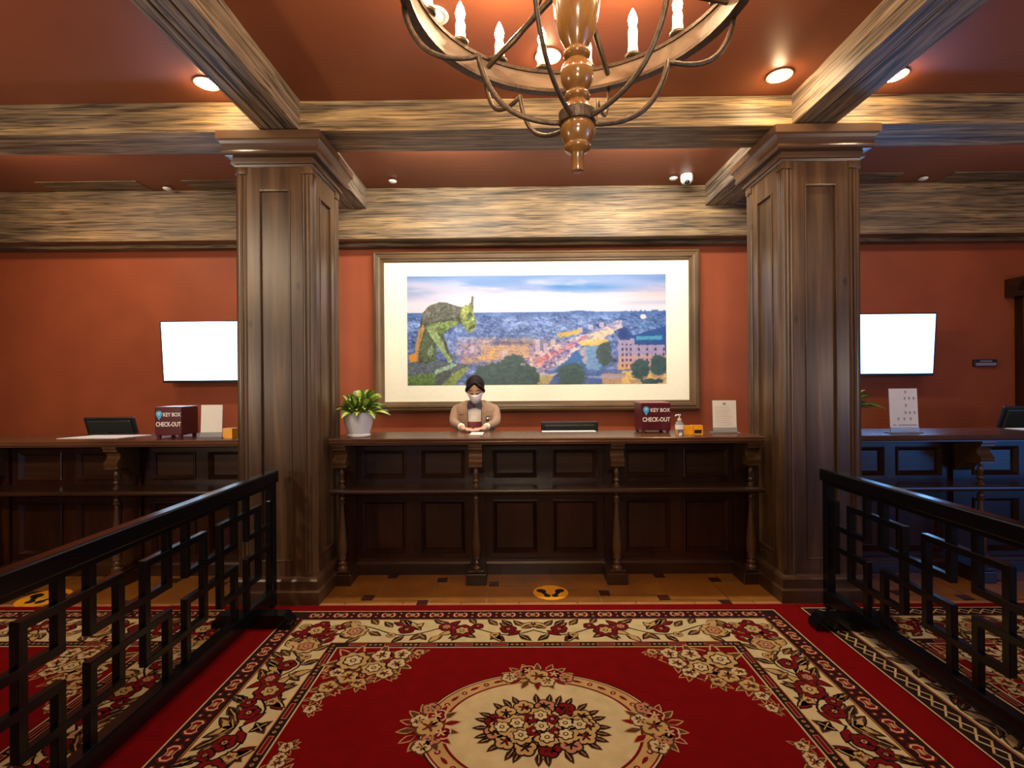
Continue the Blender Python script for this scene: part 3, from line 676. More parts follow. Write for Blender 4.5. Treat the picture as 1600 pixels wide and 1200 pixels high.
# ------------------------------------------------------------------ fretwork railings
def railing(X, y_far, y_near, c0, outward, label):
    root = empty('fretwork_railing', (X, (y_far + y_near) / 2, 0), label, 'railing', 'black fretwork railings')
    P_, hh, q, t = 0.555, 0.205, 0.066, 0.017
    Z1, Z2, Z3, Z4, zt, zb = 0.723, 0.575, 0.443, 0.295, 0.835, 0.14
    b = MB().box(X - 0.032, X + 0.032, y_near, y_far + 0.03, 0.845, 0.922, bev=0.008); b.box(X - 0.022, X + 0.022, y_near, y_far, 0.825, 0.848); b.build('top_rail', M['black'], root)
    MB().box(X - 0.03, X + 0.03, y_near, y_far, 0.062, 0.145, bev=0.006).build('bottom_rail', M['black'], root)
    for yy in (y_far - 0.02, y_near + 0.02):
        MB().box(X - 0.026, X + 0.026, yy - 0.026, yy + 0.026, 0.03, 0.85, bev=0.004).build('end_post', M['black'], root)
    lo, hi = y_near + 0.04, y_far - 0.04
    def bar_h(y0, y1, z):
        y0, y1 = max(y0, lo), min(y1, hi)
        if y1 - y0 > 0.03: MB().box(X - t, X + t, y0 - t * 0.9, y1 + t * 0.9, z - t, z + t, bev=0.003).build('fret_bar', M['black'], root)
    def bar_v(y, z0, z1):
        if lo < y < hi: MB().box(X - t * 0.95, X + t * 0.95, y - t, y + t, z0 + 0.003, z1 - 0.003, bev=0.003).build('fret_bar', M['black'], root)
    k_ = -6
    while k_ < 8:
        c = c0 + k_ * P_; k_ += 1
        if c < lo - 0.5 or c > hi + 0.5: continue
        bar_h(c - hh, c + hh, Z1); bar_h(c - hh, c + hh, Z4)
        bar_v(c - hh, Z4 - t, Z1 + t); bar_v(c + hh, Z4 - t, Z1 + t)
        bar_v(c - q, Z2 - t, 0.83); bar_v(c + q, Z2 - t, 0.83); bar_v(c - q, 0.14, Z3 + t); bar_v(c + q, 0.14, Z3 + t)
        bar_h(c + q, c + P_ - q, Z2); bar_h(c + q, c + P_ - q, Z3)
    for yy in (y_far - 0.24, y_near + 0.24):
        pr = [(-0.24, 0), (-0.24, 0.03), (-0.20, 0.075), (0.20, 0.075), (0.24, 0.03), (0.24, 0)]
        MB().prism(pr, (X, yy - 0.045, 0.0175), (1, 0, 0), (0, 0, 1), (0, 0.09, 0)).build('foot', M['black'], root)
    return root
railing(-1.61, 3.32, 0.62, 1.818, -1, 'black wooden fretwork railing on the left of the middle rug')
railing(2.02, 3.27, 0.62, 2.277, 1, 'black wooden fretwork railing on the right of the middle rug')

# ------------------------------------------------------------------ framed city print
def vnoise(x, y, seed=0):
    xi = np.floor(x).astype(np.int64); yi = np.floor(y).astype(np.int64); xf = x - xi; yf = y - yi
    def h(a, b_):
        n = (a * 374761393 + b_ * 668265263 + seed * 1442695041) & 0xFFFFFFFF; n = ((n ^ (n >> 13)) * 1274126177) & 0xFFFFFFFF
        return ((n ^ (n >> 16)) & 0xFFFF) / 65535.0
    u = xf * xf * (3 - 2 * xf); v = yf * yf * (3 - 2 * yf)
    return (h(xi, yi) * (1 - u) + h(xi + 1, yi) * u) * (1 - v) + (h(xi, yi + 1) * (1 - u) + h(xi + 1, yi + 1) * u) * v
def fbm(x, y, seed=0, o=4): return sum(vnoise(x * 2 ** i_, y * 2 ** i_, seed + i_) / 2 ** (i_ + 1) for i_ in range(o)) / (1 - 0.5 ** o)
def inpoly(x, y, P_):
    r = np.zeros(x.shape, bool); n = len(P_)
    for i_ in range(n):
        (x1, y1), (x2, y2) = P_[i_], P_[(i_ + 1) % n]
        c = ((y1 > y) != (y2 > y)); t = (x2 - x1) * (y - y1) / ((y2 - y1) or 1e-9) + x1; r ^= c & (x < t)
    return r
def srgb(c): c = np.array(c, float) / 255; return np.where(c < 0.04045, c / 12.92, ((c + 0.055) / 1.055) ** 2.4)
def paint(X, Y):
    """X, Y in a 1198 x 511 sheet, returns sRGB 0..255"""
    img = np.zeros(X.shape + (3,))
    def put(mask, col, a=1.0):
        mask = np.clip(mask.astype(float), 0, 1)[..., None] * a; img[:] = img * (1 - mask) + np.array(col, float) * mask
    def lerp(a, b_, t): t = np.clip(t, 0, 1)[..., None]; return np.array(a, float) * (1 - t) + np.array(b_, float) * t
    # sky
    n1 = fbm(X / 330, Y / 45, 3); n2 = fbm(X / 200, Y / 30, 9)
    sky = lerp((112, 150, 215), (222, 212, 240), Y / 110 + (n1 - 0.5) * 0.9 - 0.15)
    img[:] = sky
    put((1 - np.clip(np.abs(Y - 55 - (X - 700) * 0.02) / 34, 0, 1)) * np.clip((X - 620) / 80, 0, 1) * np.clip((1160 - X) / 260, 0, 1), (58, 128, 205), 0.85)
    put(np.clip((n2 - 0.45) * 4, 0, 1) * np.clip((Y) / 40, 0, 1), (238, 226, 246), 0.55)
    put(np.clip((Y - 78) / 40, 0, 1) * np.clip(fbm(X / 260, Y / 40, 21) * 1.6, 0, 1), (248, 240, 252), 0.8)
    put(np.clip((X - 850) / 250, 0, 1) * np.clip(1 - np.abs(Y - 95) / 45, 0, 1), (236, 206, 208), 0.6)
    put(np.clip(1 - np.abs(Y - 132) / 20, 0, 1) * np.clip((X - 850) / 200, 0, 1), (168, 188, 226), 0.6)
    X0, Y0 = X, Y
    X = X0 + (fbm(X0 / 16, Y0 / 12, 101) - 0.5) * 30; Y = Y0 + (fbm(X0 / 14, Y0 / 12, 111) - 0.5) * 16
    hor = 172 - 6 * np.exp(-((X - 800) / 50) ** 2) - np.clip((X - 1000) / 30, 0, 1) * 6 * (vnoise(X / 9, X * 0, 4) > 0.5)
    city = Y0 > hor
    cx_, cy_ = np.floor(X / (5 + Y * 0.02)), np.floor(Y / 5); cell = vnoise(cx_ * 7.3, cy_ * 3.1, 5); d = (Y - 172) / 340
    base = lerp((84, 116, 180), (90, 110, 172), d); base = base + ((cell - 0.5) * 120)[..., None] * np.array([1, 1, 0.9])
    base = base + (np.clip(fbm(X / 60, Y / 25, 31) - 0.45, 0, 1) * 160)[..., None] * np.array([1, 1, 1.1])
    img[city] = base[city]
    put(city * np.clip(1 - (Y - 172) / 40, 0, 1), (64, 104, 176), 0.5)
    # glowing quarters in the middle
    wm = city * np.clip((Y - 285) / 40, 0, 1) * np.clip((430 - Y) / 50, 0, 1) * np.clip((X - 210) / 60, 0, 1) * np.clip((760 - X) / 200, 0, 1)
    put(wm, (214, 176, 186), 0.65); put(wm * (fbm(X / 45, Y / 30, 12) > 0.52), (246, 186, 104), 0.75)
    put(wm * (vnoise(np.floor(X / 6) * 3.3, np.floor(Y / 9) * 2.1, 8) > 0.66), (82, 84, 150), 0.6)
    put(city & (Y > 295) & (Y < 330) & (X > 395) & (X < 580) & (vnoise(X / 22, Y * 0, 2) * 25 + 295 < Y), (66, 72, 122), 0.6)
    put(inpoly(X, Y, [(340, 330), (560, 318), (560, 392), (340, 398)]), (246, 196, 130), 0.55)
    put(inpoly(X, Y, [(340, 330), (560, 318), (560, 392), (340, 398)]) & ((X % 12) < 4) & ((Y % 14) < 7), (130, 100, 130), 0.6)
    for bx, bh, bt in ((604, 70, 300), (640, 56, 318), (676, 40, 300), (800, 26, 245), (850, 24, 232), (900, 22, 222), (300, 30, 330), (450, 34, 350)):
        mm_ = (np.abs(X0 - bx) < 11) & (Y0 > bt) & (Y0 < bt + bh); put(mm_, (226, 212, 232), 0.8); put(mm_ & ((X0 % 6) < 2.5) & ((Y0 % 9) < 4), (120, 120, 170), 0.6)
    # boulevard running diagonally
    def line_band(x1, y1, x2, y2, w1, w2):
        t = ((X - x1) * (x2 - x1) + (Y - y1) * (y2 - y1)) / ((x2 - x1) ** 2 + (y2 - y1) ** 2); dd = np.abs((X - x1) * (y2 - y1) - (Y - y1) * (x2 - x1)) / math.hypot(x2 - x1, y2 - y1)
        return (t > 0) & (t < 1) & (dd < w1 + (w2 - w1) * t)
    put(line_band(530, 450, 990, 230, 60, 20), (214, 182, 218), 0.5)
    put(line_band(530, 450, 990, 230, 60, 20) & (fbm(X / 18, Y / 10, 44) > 0.52), (250, 226, 220), 0.8)
    put(line_band(530, 450, 850, 300, 60, 25) & (fbm(X / 14, Y / 9, 45) < 0.40), (84, 74, 150), 0.7)
    put(line_band(600, 410, 830, 285, 13, 6) & (fbm(X0 / 9, Y0 / 7, 48) > 0.42), (226, 110, 116), 0.6); put(line_band(700, 285, 800, 262, 12, 10), (240, 190, 70), 0.8)
    put(line_band(560, 440, 820, 300, 4, 3), (255, 170, 190), 0.8); put(line_band(690, 430, 815, 322, 2.5, 2), (240, 226, 236), 0.9)
    put(line_band(650, 405, 790, 318, 16, 8) & (fbm(X / 10, Y / 6, 46) > 0.55), (90, 84, 170), 0.8)
    # river
    put(inpoly(X, Y, [(690, 435), (815, 325), (900, 320), (925, 380), (905, 460), (905, 511), (660, 511)]), (70, 118, 190), 1)
    rv = inpoly(X, Y, [(790, 345), (890, 320), (900, 400), (880, 470), (840, 460)]); put(rv, (158, 196, 240), 0.6)
    put(rv & (np.abs(X - 815) < 14), (228, 190, 190), 0.6); put(line_band(800, 322, 930, 312, 12, 12), (250, 212, 120), 0.85)
    put(line_band(830, 300, 960, 262, 18, 14) & (fbm(X / 16, Y / 8, 47) > 0.46), (252, 232, 180), 0.8)
    put(inpoly(X, Y, [(880, 330), (935, 310), (950, 400), (905, 432), (870, 390)]), (66, 86, 84), 0.9)
    X, Y = X0 + (X - X0) * 0.12, Y0 + (Y - Y0) * 0.12
    # large building on the right
    put(inpoly(X, Y, [(975, 290), (985, 262), (1020, 255), (1045, 285), (1198, 240), (1198, 400), (975, 400)]), (44, 88, 160), 1)
    put(inpoly(X, Y, [(975, 292), (1052, 300), (1052, 328), (1190, 330), (1198, 400), (1198, 440), (975, 445)]), (176, 166, 206), 1)
    put(inpoly(X, Y, [(975, 375), (1198, 375), (1198, 445), (975, 445)]), (226, 176, 160), 0.6)
    put(inpoly(X, Y, [(970, 415), (1060, 415), (1060, 448), (970, 448)]), (250, 190, 120), 0.6)
    bw = inpoly(X, Y, [(985, 322), (1198, 332), (1198, 440), (985, 440)]); put(bw & (((X - 992) % 19) < 8) & (((Y - 318) % 25) < 13) & ((X < 1048) | (((X - 992) % 38) < 10)), (62, 54, 110), 0.95)
    put(inpoly(X, Y, [(975, 292), (985, 250), (1010, 248), (1030, 290), (1030, 306), (985, 306)]), (40, 66, 140), 0.9)
    put(line_band(1060, 298, 1180, 296, 9, 9), (90, 176, 220), 0.9); put(line_band(1070, 240, 1180, 232, 4, 4), (64, 140, 206), 0.8)
    put(((X - 1092) / 14) ** 2 + ((Y - 197) / 12) ** 2 < 1, (240, 248, 250), 0.9)
    X = X0 + (fbm(X0 / 16, Y0 / 12, 101) - 0.5) * 30; Y = Y0 + (fbm(X0 / 14, Y0 / 12, 111) - 0.5) * 14
    # foreground quay, warm ground and trees
    put(inpoly(X, Y, [(640, 445), (1198, 445), (1198, 511), (640, 511)]), (86, 108, 180), 0.75)
    put((Y > 462) & (X > 900), (230, 178, 124), 0.8); put((Y > 450) & (X > 990) & (fbm(X / 26, Y / 14, 60) > 0.5), (252, 214, 130), 0.9)
    put((np.abs(Y - 478) < 5) & (X > 800) & (X < 1000), (170, 180, 230), 0.8); put(inpoly(X, Y, [(560, 511), (600, 465), (690, 462), (640, 511)]), (236, 208, 110), 0.7)
    put((np.abs(Y - 463) < 4) & (X > 560) & (X < 700), (220, 214, 240), 0.8)
    tn = fbm(X / 14, Y / 10, 70); trees = np.zeros(X.shape)
    for (tx, ty, rx, ry) in ((400, 470, 90, 60), (480, 430, 50, 60), (540, 480, 70, 60), (500, 395, 40, 25), (760, 470, 62, 55), (1080, 440, 42, 46), (1165, 425, 40, 44), (340, 500, 70, 30), (1130, 500, 50, 12)):
        trees = np.maximum(trees, 1.25 - ((X - tx) / rx) ** 2 - ((Y - ty) / ry) ** 2 + (tn - 0.5) * 1.1)
    tm = np.clip(trees * 4, 0, 1); tc_ = lerp((46, 70, 84), (86, 116, 112), tn); img[:] = img * (1 - tm[..., None]) + tc_ * tm[..., None]
    spk = (vnoise(X0 / 3.2, Y0 / 3.0, 120) > 0.86) & (Y0 > 190) & (tm < 0.3); put(spk, (238, 214, 206), 0.45)
    spk = (vnoise(X0 / 4, Y0 / 3.4, 121) > 0.80) & (Y0 > 180) & (tm < 0.3); put(spk, (40, 62, 124), 0.35)
    spk = (vnoise(X0 / 5, Y0 / 4, 122) > 0.87) & (Y0 > 290) & (X0 < 720) & (tm < 0.3); put(spk, (255, 184, 92), 0.7)
    for _ in range(1):
        img[1:-1, 1:-1] = (img[1:-1, 1:-1] * 2 + img[:-2, 1:-1] + img[2:, 1:-1] + img[1:-1, :-2] + img[1:-1, 2:]) / 6
    X = X0 + (fbm(X0 / 10, Y0 / 10, 131) - 0.5) * 7; Y = Y0 + (fbm(X0 / 10, Y0 / 10, 141) - 0.5) * 7
    # stone gargoyle crouching on its ledge at the left
    sh = fbm(X / 20, Y / 22, 80)
    G = lambda pts: inpoly(X, Y, [((a - 219) * 0.4936, (b_ - 60) * 0.498) for a, b_ in pts])   # drawn on its own sketch grid
    ledge = G([(222, 880), (330, 870), (480, 850), (640, 880), (760, 890), (790, 905), (775, 930), (640, 1094), (222, 1094)])
    put(ledge, (92, 106, 128), 1); put(G([(222, 1000), (330, 985), (470, 970), (480, 1010), (470, 1094), (222, 1094)]), (98, 136, 66), 1)
    put(G([(470, 950), (640, 880), (700, 890), (560, 960), (480, 990)]), (148, 188, 160), 1); put(G([(540, 1094), (640, 980), (790, 900), (775, 950), (690, 1050), (660, 1094)]), (142, 164, 84), 1)
    put(G([(480, 1000), (560, 950), (650, 935), (600, 1010), (530, 1094), (480, 1094)]), (82, 92, 96), 1)
    body = G([(300, 870), (330, 640), (340, 500), (370, 400), (430, 335), (520, 305), (600, 310), (660, 335), (735, 350), (745, 420), (740, 500), (690, 520), (620, 560), (560, 600), (560, 620), (610, 760), (650, 850),
              (620, 880), (590, 850), (530, 740), (490, 680), (480, 760), (470, 850), (400, 880)])
    put(body, (74, 82, 72), 1); put(body & (sh > 0.5), (112, 118, 96), 0.7); put(body & (fbm(X / 6, Y / 16, 91) > 0.56), (52, 60, 54), 0.6)
    put(G([(360, 430), (430, 335), (520, 305), (660, 335), (735, 350), (700, 440), (600, 470), (430, 500), (360, 500)]), (94, 98, 92), 1)
    put(G([(360, 430), (430, 335), (520, 305), (660, 335), (735, 350), (700, 440), (600, 470), (430, 500), (360, 500)]) & (sh > 0.52), (124, 124, 118), 0.8)
    put(G([(400, 530), (460, 500), (620, 480), (700, 490), (680, 530), (600, 560), (560, 605), (500, 590), (430, 560)]), (128, 156, 84), 1)
    put(G([(500, 560), (560, 545), (590, 570), (560, 605), (520, 595)]), (92, 122, 62), 0.9)
    put(G([(395, 540), (440, 530), (500, 600), (560, 690), (590, 790), (650, 850), (625, 885), (585, 845), (520, 740), (440, 640)]), (146, 176, 112), 1)
    put(G([(395, 560), (420, 600), (500, 730), (480, 860), (360, 870), (330, 800), (350, 680)]), (84, 106, 74), 0.9)
    put(G([(420, 740), (450, 700), (470, 760), (440, 820), (400, 800)]), (150, 176, 130), 0.8); put(G([(300, 860), (290, 750), (330, 560), (370, 500), (380, 560), (330, 720), (320, 860)]), (206, 150, 76), 0.9)
    put(G([(225, 800), (300, 780), (300, 860), (240, 875)]), (240, 160, 60), 0.9)
    head = G([(715, 400), (740, 350), (765, 330), (790, 345), (815, 310), (825, 255), (838, 250), (842, 300), (840, 380), (850, 430), (862, 460), (866, 540), (845, 575), (800, 600), (770, 570), (740, 520), (720, 470)])
    put(head, (124, 146, 76), 1); put(head & (sh > 0.5), (168, 186, 88), 0.8); put(G([(735, 400), (760, 345), (780, 370), (765, 440), (745, 480)]), (178, 192, 96), 1)
    put(G([(780, 430), (815, 400), (835, 430), (800, 470)]), (76, 96, 56), 1); put(G([(815, 455), (848, 445), (856, 470), (830, 485)]), (176, 206, 170), 1); put(G([(790, 545), (850, 520), (862, 545), (800, 565)]), (66, 80, 60), 0.9)
    put(G([(820, 300), (832, 250), (842, 255), (840, 360), (825, 370)]), (84, 100, 90), 1)
    n9 = fbm(X / 7, Y / 7, 95, 3); gm = (body | head | ledge); img[:] = np.where(gm[..., None] & (Y > 120)[..., None], img * (0.55 + 0.80 * n9[..., None]), img)
    gl = img.mean(-1, keepdims=True); img[:] = np.where(gm[..., None], gl + (img - gl) * 0.78 + np.array([4.0, 6.0, 4.0]), img)
    img[1:-1, 1:-1] = (img[1:-1, 1:-1] * 2 + img[:-2, 1:-1] + img[2:, 1:-1] + img[1:-1, :-2] + img[1:-1, 2:]) / 6
    return img
PD = 5.235    # depth of the print's face
def wx(px, D): return (px - 803) * D / 785
def wz(px, py, D): return 1.5 + (597 - 0.0075 * (px - 803) - py) * D / 785
fx0, fx1, fz0, fz1 = wx(583.5, 5.2), wx(1094, 5.2), wz(840, 642.5, 5.2), wz(840, 391, 5.2)
pic = empty('framed_picture', ((fx0 + fx1) / 2, 5.25, fz0), 'wide framed city print with a stone gargoyle, on the wall behind the receptionist', 'picture')
FW = 0.105
prof = [(0.0, 5.295), (0.0, 5.215), (0.008, 5.198), (0.026, 5.19), (0.032, 5.20), (0.042, 5.202), (0.050, 5.19), (0.072, 5.195), (0.085, 5.215), (0.092, 5.215), (FW, 5.232), (FW, 5.295)]
def frame_side(a, bpt, inx, inz):
    """mitred frame member from corner a to corner b with profile offset direction (inx, inz)"""
    mb = MB(); n = len(prof); vs = []
    for (cx_, cz_), (dx, dz) in ((a, inx), (bpt, inz)): vs += [(cx_ + dx * o_, y_, cz_ + dz * o_) for o_, y_ in prof]
    fs = [(i_, (i_ + 1) % n, n + (i_ + 1) % n, n + i_) for i_ in range(n)] + [tuple(range(n)), tuple(range(2 * n - 1, n - 1, -1))]
    return mb.add(vs, fs)
frame_side((fx0, fz1), (fx1, fz1), (1, -1), (-1, -1)).build('frame_rail', M['frame'], pic); frame_side((fx0, fz0), (fx1, fz0), (1, 1), (-1, 1)).build('frame_rail', M['frame'], pic)
frame_side((fx0, fz0), (fx0, fz1), (1, 1), (1, -1)).build('frame_stile', M['frame_v'], pic); frame_side((fx1, fz0), (fx1, fz1), (-1, 1), (-1, -1)).build('frame_stile', M['frame_v'], pic)
MB().box(fx0 + 0.09, fx1 - 0.09, 5.242, 5.29, fz0 + 0.09, fz1 - 0.09).build('mount_board', M['mat'], pic)
nx, ny = 620, 264
px0, px1, pz0, pz1 = wx(636.5, PD), wx(1041, PD), wz(840, 601, PD), wz(840, 430, PD)
gx, gy = np.meshgrid(np.linspace(0, 1198, nx), np.linspace(0, 511, ny))
rgb = srgb(np.clip(paint(gx, gy), 0, 255)) * 0.76
lum = rgb.mean(-1, keepdims=True); rgb = np.clip(lum + (rgb - lum) * 1.05, 0, 1)
me = bpy.data.meshes.new('print')
vx = px0 + gx / 1198 * (px1 - px0); vz = pz1 + gy / 511 * (pz0 - pz1)
co = np.stack([vx, np.full_like(vx, 5.240), vz], -1).reshape(-1, 3).astype(np.float32)
idx = np.arange(nx * ny).reshape(ny, nx); q = np.stack([idx[:-1, :-1], idx[1:, :-1], idx[1:, 1:], idx[:-1, 1:]], -1).reshape(-1)
me.vertices.add(nx * ny); me.vertices.foreach_set('co', co.ravel()); me.loops.add(len(q)); me.loops.foreach_set('vertex_index', q.astype(np.int32))
me.polygons.add(len(q) // 4); me.polygons.foreach_set('loop_start', np.arange(0, len(q), 4, dtype=np.int32)); me.update(calc_edges=True)
at = me.color_attributes.new('print_colour', 'FLOAT_COLOR', 'POINT'); ca = np.ones((nx * ny, 4), np.float32); ca[:, :3] = rgb.reshape(-1, 3); at.data.foreach_set('color', ca.ravel())
m, nt, p = new_mat('city_print'); an = nt.nodes.new('ShaderNodeAttribute'); an.attribute_name = 'print_colour'; nt.links.new(an.outputs['Color'], p.inputs['Base Color']); setp(p, Roughness=0.45)
link_mesh('print', me, m, pic)

# ------------------------------------------------------------------ screens on the wall
def tv(cx, cz, label, w=1.12, h=0.635, sm='screen'):
    root = empty('wall_screen', (cx, 5.17, cz), label, 'television', 'wall screens')
    tilt = Matrix.Rotation(0.07, 4, 'X'); c = Vector((cx, 5.15, cz))
    b = MB().box(cx - w / 2, cx + w / 2, 5.13, 5.17, cz - h / 2, cz + h / 2, bev=0.006)
    def T(mb): mb.v = [tuple(c + tilt @ (Vector(v) - c)) for v in mb.v]; return mb
    T(b).build('housing', M['plastic'], root)
    T(MB().box(cx - w / 2 + 0.016, cx + w / 2 - 0.016, 5.1285, 5.131, cz - h / 2 + 0.026, cz + h / 2 - 0.012)).build('screen', M[sm], root)
    MB().box(cx - 0.2, cx + 0.2, 5.165, 5.30, cz - 0.15, cz + 0.15).build('wall_bracket', M['plastic'], root)
    return root
tv(-3.62 + 0.56, 1.835, 'glowing white wall screen left of the left column')
tv(4.28 - 0.56, 1.852, 'glowing white wall screen right of the right column', sm='screen_b')

# ------------------------------------------------------------------ doorway at the far right and small wall plaque
dr = empty('door_1', (5.7, 5.25, 0), None, None); dr['kind'] = 'structure'
MB().box(5.24, 5.36, 5.20, 5.30, 0, 2.42, bev=0.005).build('casing', M['ctr_z'], dr); MB().box(6.26, 6.38, 5.20, 5.30, 0, 2.42, bev=0.005).build('casing', M['ctr_z'], dr)
MB().prism([(5.30, 2.34), (5.17, 2.34), (5.17, 2.40), (5.155, 2.42), (5.13, 2.46), (5.10, 2.50), (5.10, 2.53), (5.30, 2.53)], (5.14, 0, 0), (0, 1, 0), (0, 0, 1), (1.34, 0, 0)).build('cornice', M['ctr_x'], dr)
MB().box(5.36, 6.26, 5.25, 5.29, 0, 2.34).build('door_leaf', simple('blue_lit_door', (0.10, 0.16, 0.26), 0.4), dr)  # the blue light falling on the door is put into its base colour
pq = empty('wall_plaque', (4.92, 5.29, 1.66), 'small grey plaque on the red wall right of the right screen', 'plaque')
MB().box(4.80, 5.04, 5.275, 5.30, 1.625, 1.70, bev=0.004).build('plate', M['plastic'], pq)
b = MB().box(4.815, 5.025, 5.270, 5.276, 1.634, 1.664).box(4.86, 4.98, 5.270, 5.276, 1.675, 1.688); b.build('raised_strip', simple('grey_metal', (0.35, 0.30, 0.33), 0.4, 0.4), pq)

# ------------------------------------------------------------------ plants
def plant(cx, cy, seed, label, side_):
    rnd = random.Random(seed); root = empty('potted_plant', (cx, cy, CT), label, 'plant', 'potted plants on the counters')
    z = CT
    prof = [(0.078, 0), (0.088, 0.006), (0.090, 0.016), (0.080, 0.026)]
    for i_ in range(14):
        t = i_ / 13; r = 0.082 + 0.029 * math.sin(t * PI / 2); prof.append((r + (0.0018 if i_ % 2 else 0), 0.03 + 0.138 * t))
    prof += [(0.112, 0.176), (0.114, 0.186), (0.106, 0.187), (0.103, 0.165), (0.02, 0.16)]
    smooth_angle(MB().lathe(cx, cy, [(r, z + h_) for r, h_ in prof], 32, cap=False).lathe(cx, cy, [(0.001, z + 0.001), (0.070, z + 0.001)], 32, cap=False).build('pot', M['ceramic'], root), 60)
    MB().lathe(cx, cy, [(0.102, z + 0.150), (0.101, z + 0.166)], 24).build('soil', M['soil'], root)
    leaves = [(rnd.uniform(0, 2 * PI), rnd.uniform(0.15, 1.25), rnd.uniform(0.12, 0.175)) for _ in range(90)]
    for a, el, ln in leaves:
        if math.cos(a) * side_ > 0.5: ln *= 0.72; el = max(el, 0.55)
        base = Vector((cx + 0.035 * math.cos(a), cy + 0.035 * math.sin(a), z + 0.17)); d = Vector((math.cos(a) * math.cos(el), math.sin(a) * math.cos(el), math.sin(el)))
        st_l = rnd.uniform(0.02, 0.10) + 0.05 * max(0, el - 0.6); lb = base + d * st_l; side = d.cross(Vector((0, 0, 1))).normalized(); up = side.cross(d).normalized()
        tw = rnd.uniform(-0.6, 0.6); side = side * math.cos(tw) + up * math.sin(tw); up = side.cross(d).normalized()
        w = ln * rnd.uniform(0.20, 0.29); rows = []; mb = MB()
        mb.tube([base - d * 0.02, lb], 0.0022, 5, 0)
        N = 6
        vs = []
        for i_ in range(N + 1):
            t = i_ / N; c = lb + d * ln * t * 0.97 - Vector((0, 0, 1)) * ln * 0.42 * t * t + up * 0.0
            ww = w * math.sin(PI * (0.04 + 0.96 * t) ** 0.8) + 0.0008
            vs += [c - side * ww + up * ww * 0.35, c - side * ww * 0.45 + up * ww * 0.12, c, c + side * ww * 0.45 + up * ww * 0.12, c + side * ww + up * ww * 0.35]
        fs = []; base_i = len(mb.v)
        for i_ in range(N):
            for k_ in range(4): fs.append(((i_ * 5 + k_), (i_ * 5 + k_ + 1), (i_ + 1) * 5 + k_ + 1, (i_ + 1) * 5 + k_))
        for fi, f in enumerate(fs):
            k_ = fi % 4
            mb.f.append([base_i + q_ for q_ in f]); mb.mi.append(1 if k_ in (1, 2) else 0)
        mb.v += [tuple(v) for v in vs]
        mb.build('leaf', [M['leaf'], M['leaf2']], root, smooth=True, fixn=False)
    return root
plant(-1.185, 3.82, 5, 'leafy yellow-green plant in a ribbed white pot beside the left column', -1)
plant(2.63, 4.03, 8, 'leafy green plant in a white pot half hidden behind the right column', -1)

# ------------------------------------------------------------------ things on the counters
def keybox(x0, y0, w, dp, label):
    z = CT; root = empty('key_box', (x0 + w / 2, y0 + dp / 2, z), label, 'box', 'maroon key drop boxes')
    MB().box(x0, x0 + w, y0, y0 + dp, z + 0.022, z + 0.235, bev=0.006).build('body', M['maroon'], root)
    MB().box(x0 + 0.004, x0 + w - 0.004, y0 + 0.004, y0 + dp - 0.004, z + 0.2335, z + 0.239, bev=0.003).build('lid', simple('pale_maroon_lid', (0.35, 0.14, 0.16), 0.3), root)
    for dx in (0.02, w - 0.02):
        for dy in (0.02, dp - 0.02): MB().lathe(x0 + dx, y0 + dy, [(0.013, z), (0.016, z + 0.023)], 12).build('foot', M['maroon'], root)
    yf = y0 - 0.0008
    # blue map-pin emblem
    b = MB(); cx_, cz_, r = x0 + w * 0.17, z + 0.185, 0.024
    pts = [(cx_ + r * math.cos(a), cz_ + r * math.sin(a)) for a in [math.radians(-35 + 250 * i_ / 20) for i_ in range(21)]] + [(cx_, cz_ - 0.048)]
    b.prism(pts, (0, yf - 0.0012, 0), (1, 0, 0), (0, 0, 1), (0, 0.0015, 0)); pin = b.build('pin_emblem', M['blueink'], root)
    b = MB().box(cx_ - 0.011, cx_ + 0.011, yf - 0.0022, yf - 0.0012, cz_ + 0.004, cz_ + 0.009).box(cx_ - 0.007, cx_ + 0.007, yf - 0.0022, yf - 0.0012, cz_ - 0.008, cz_ - 0.003); b.build('emblem_mark', M['whiteink'], pin)
    text_on('KEY BOX', x0 + w * 0.32, x0 + w * 0.97, z + 0.165, z + 0.195, yf, M['whiteink'], root, 0.018)
    text_on('CHECK-OUT', x0 + w * 0.05, x0 + w * 0.97, z + 0.090, z + 0.125, yf, M['whiteink'], root, 0.022)
    return root
keybox(0.985, 3.91, 0.232, 0.225, 'maroon key box with white lettering on the middle counter')
keybox(-2.71, 3.765, 0.205, 0.20, 'maroon key box with white lettering on the left counter')
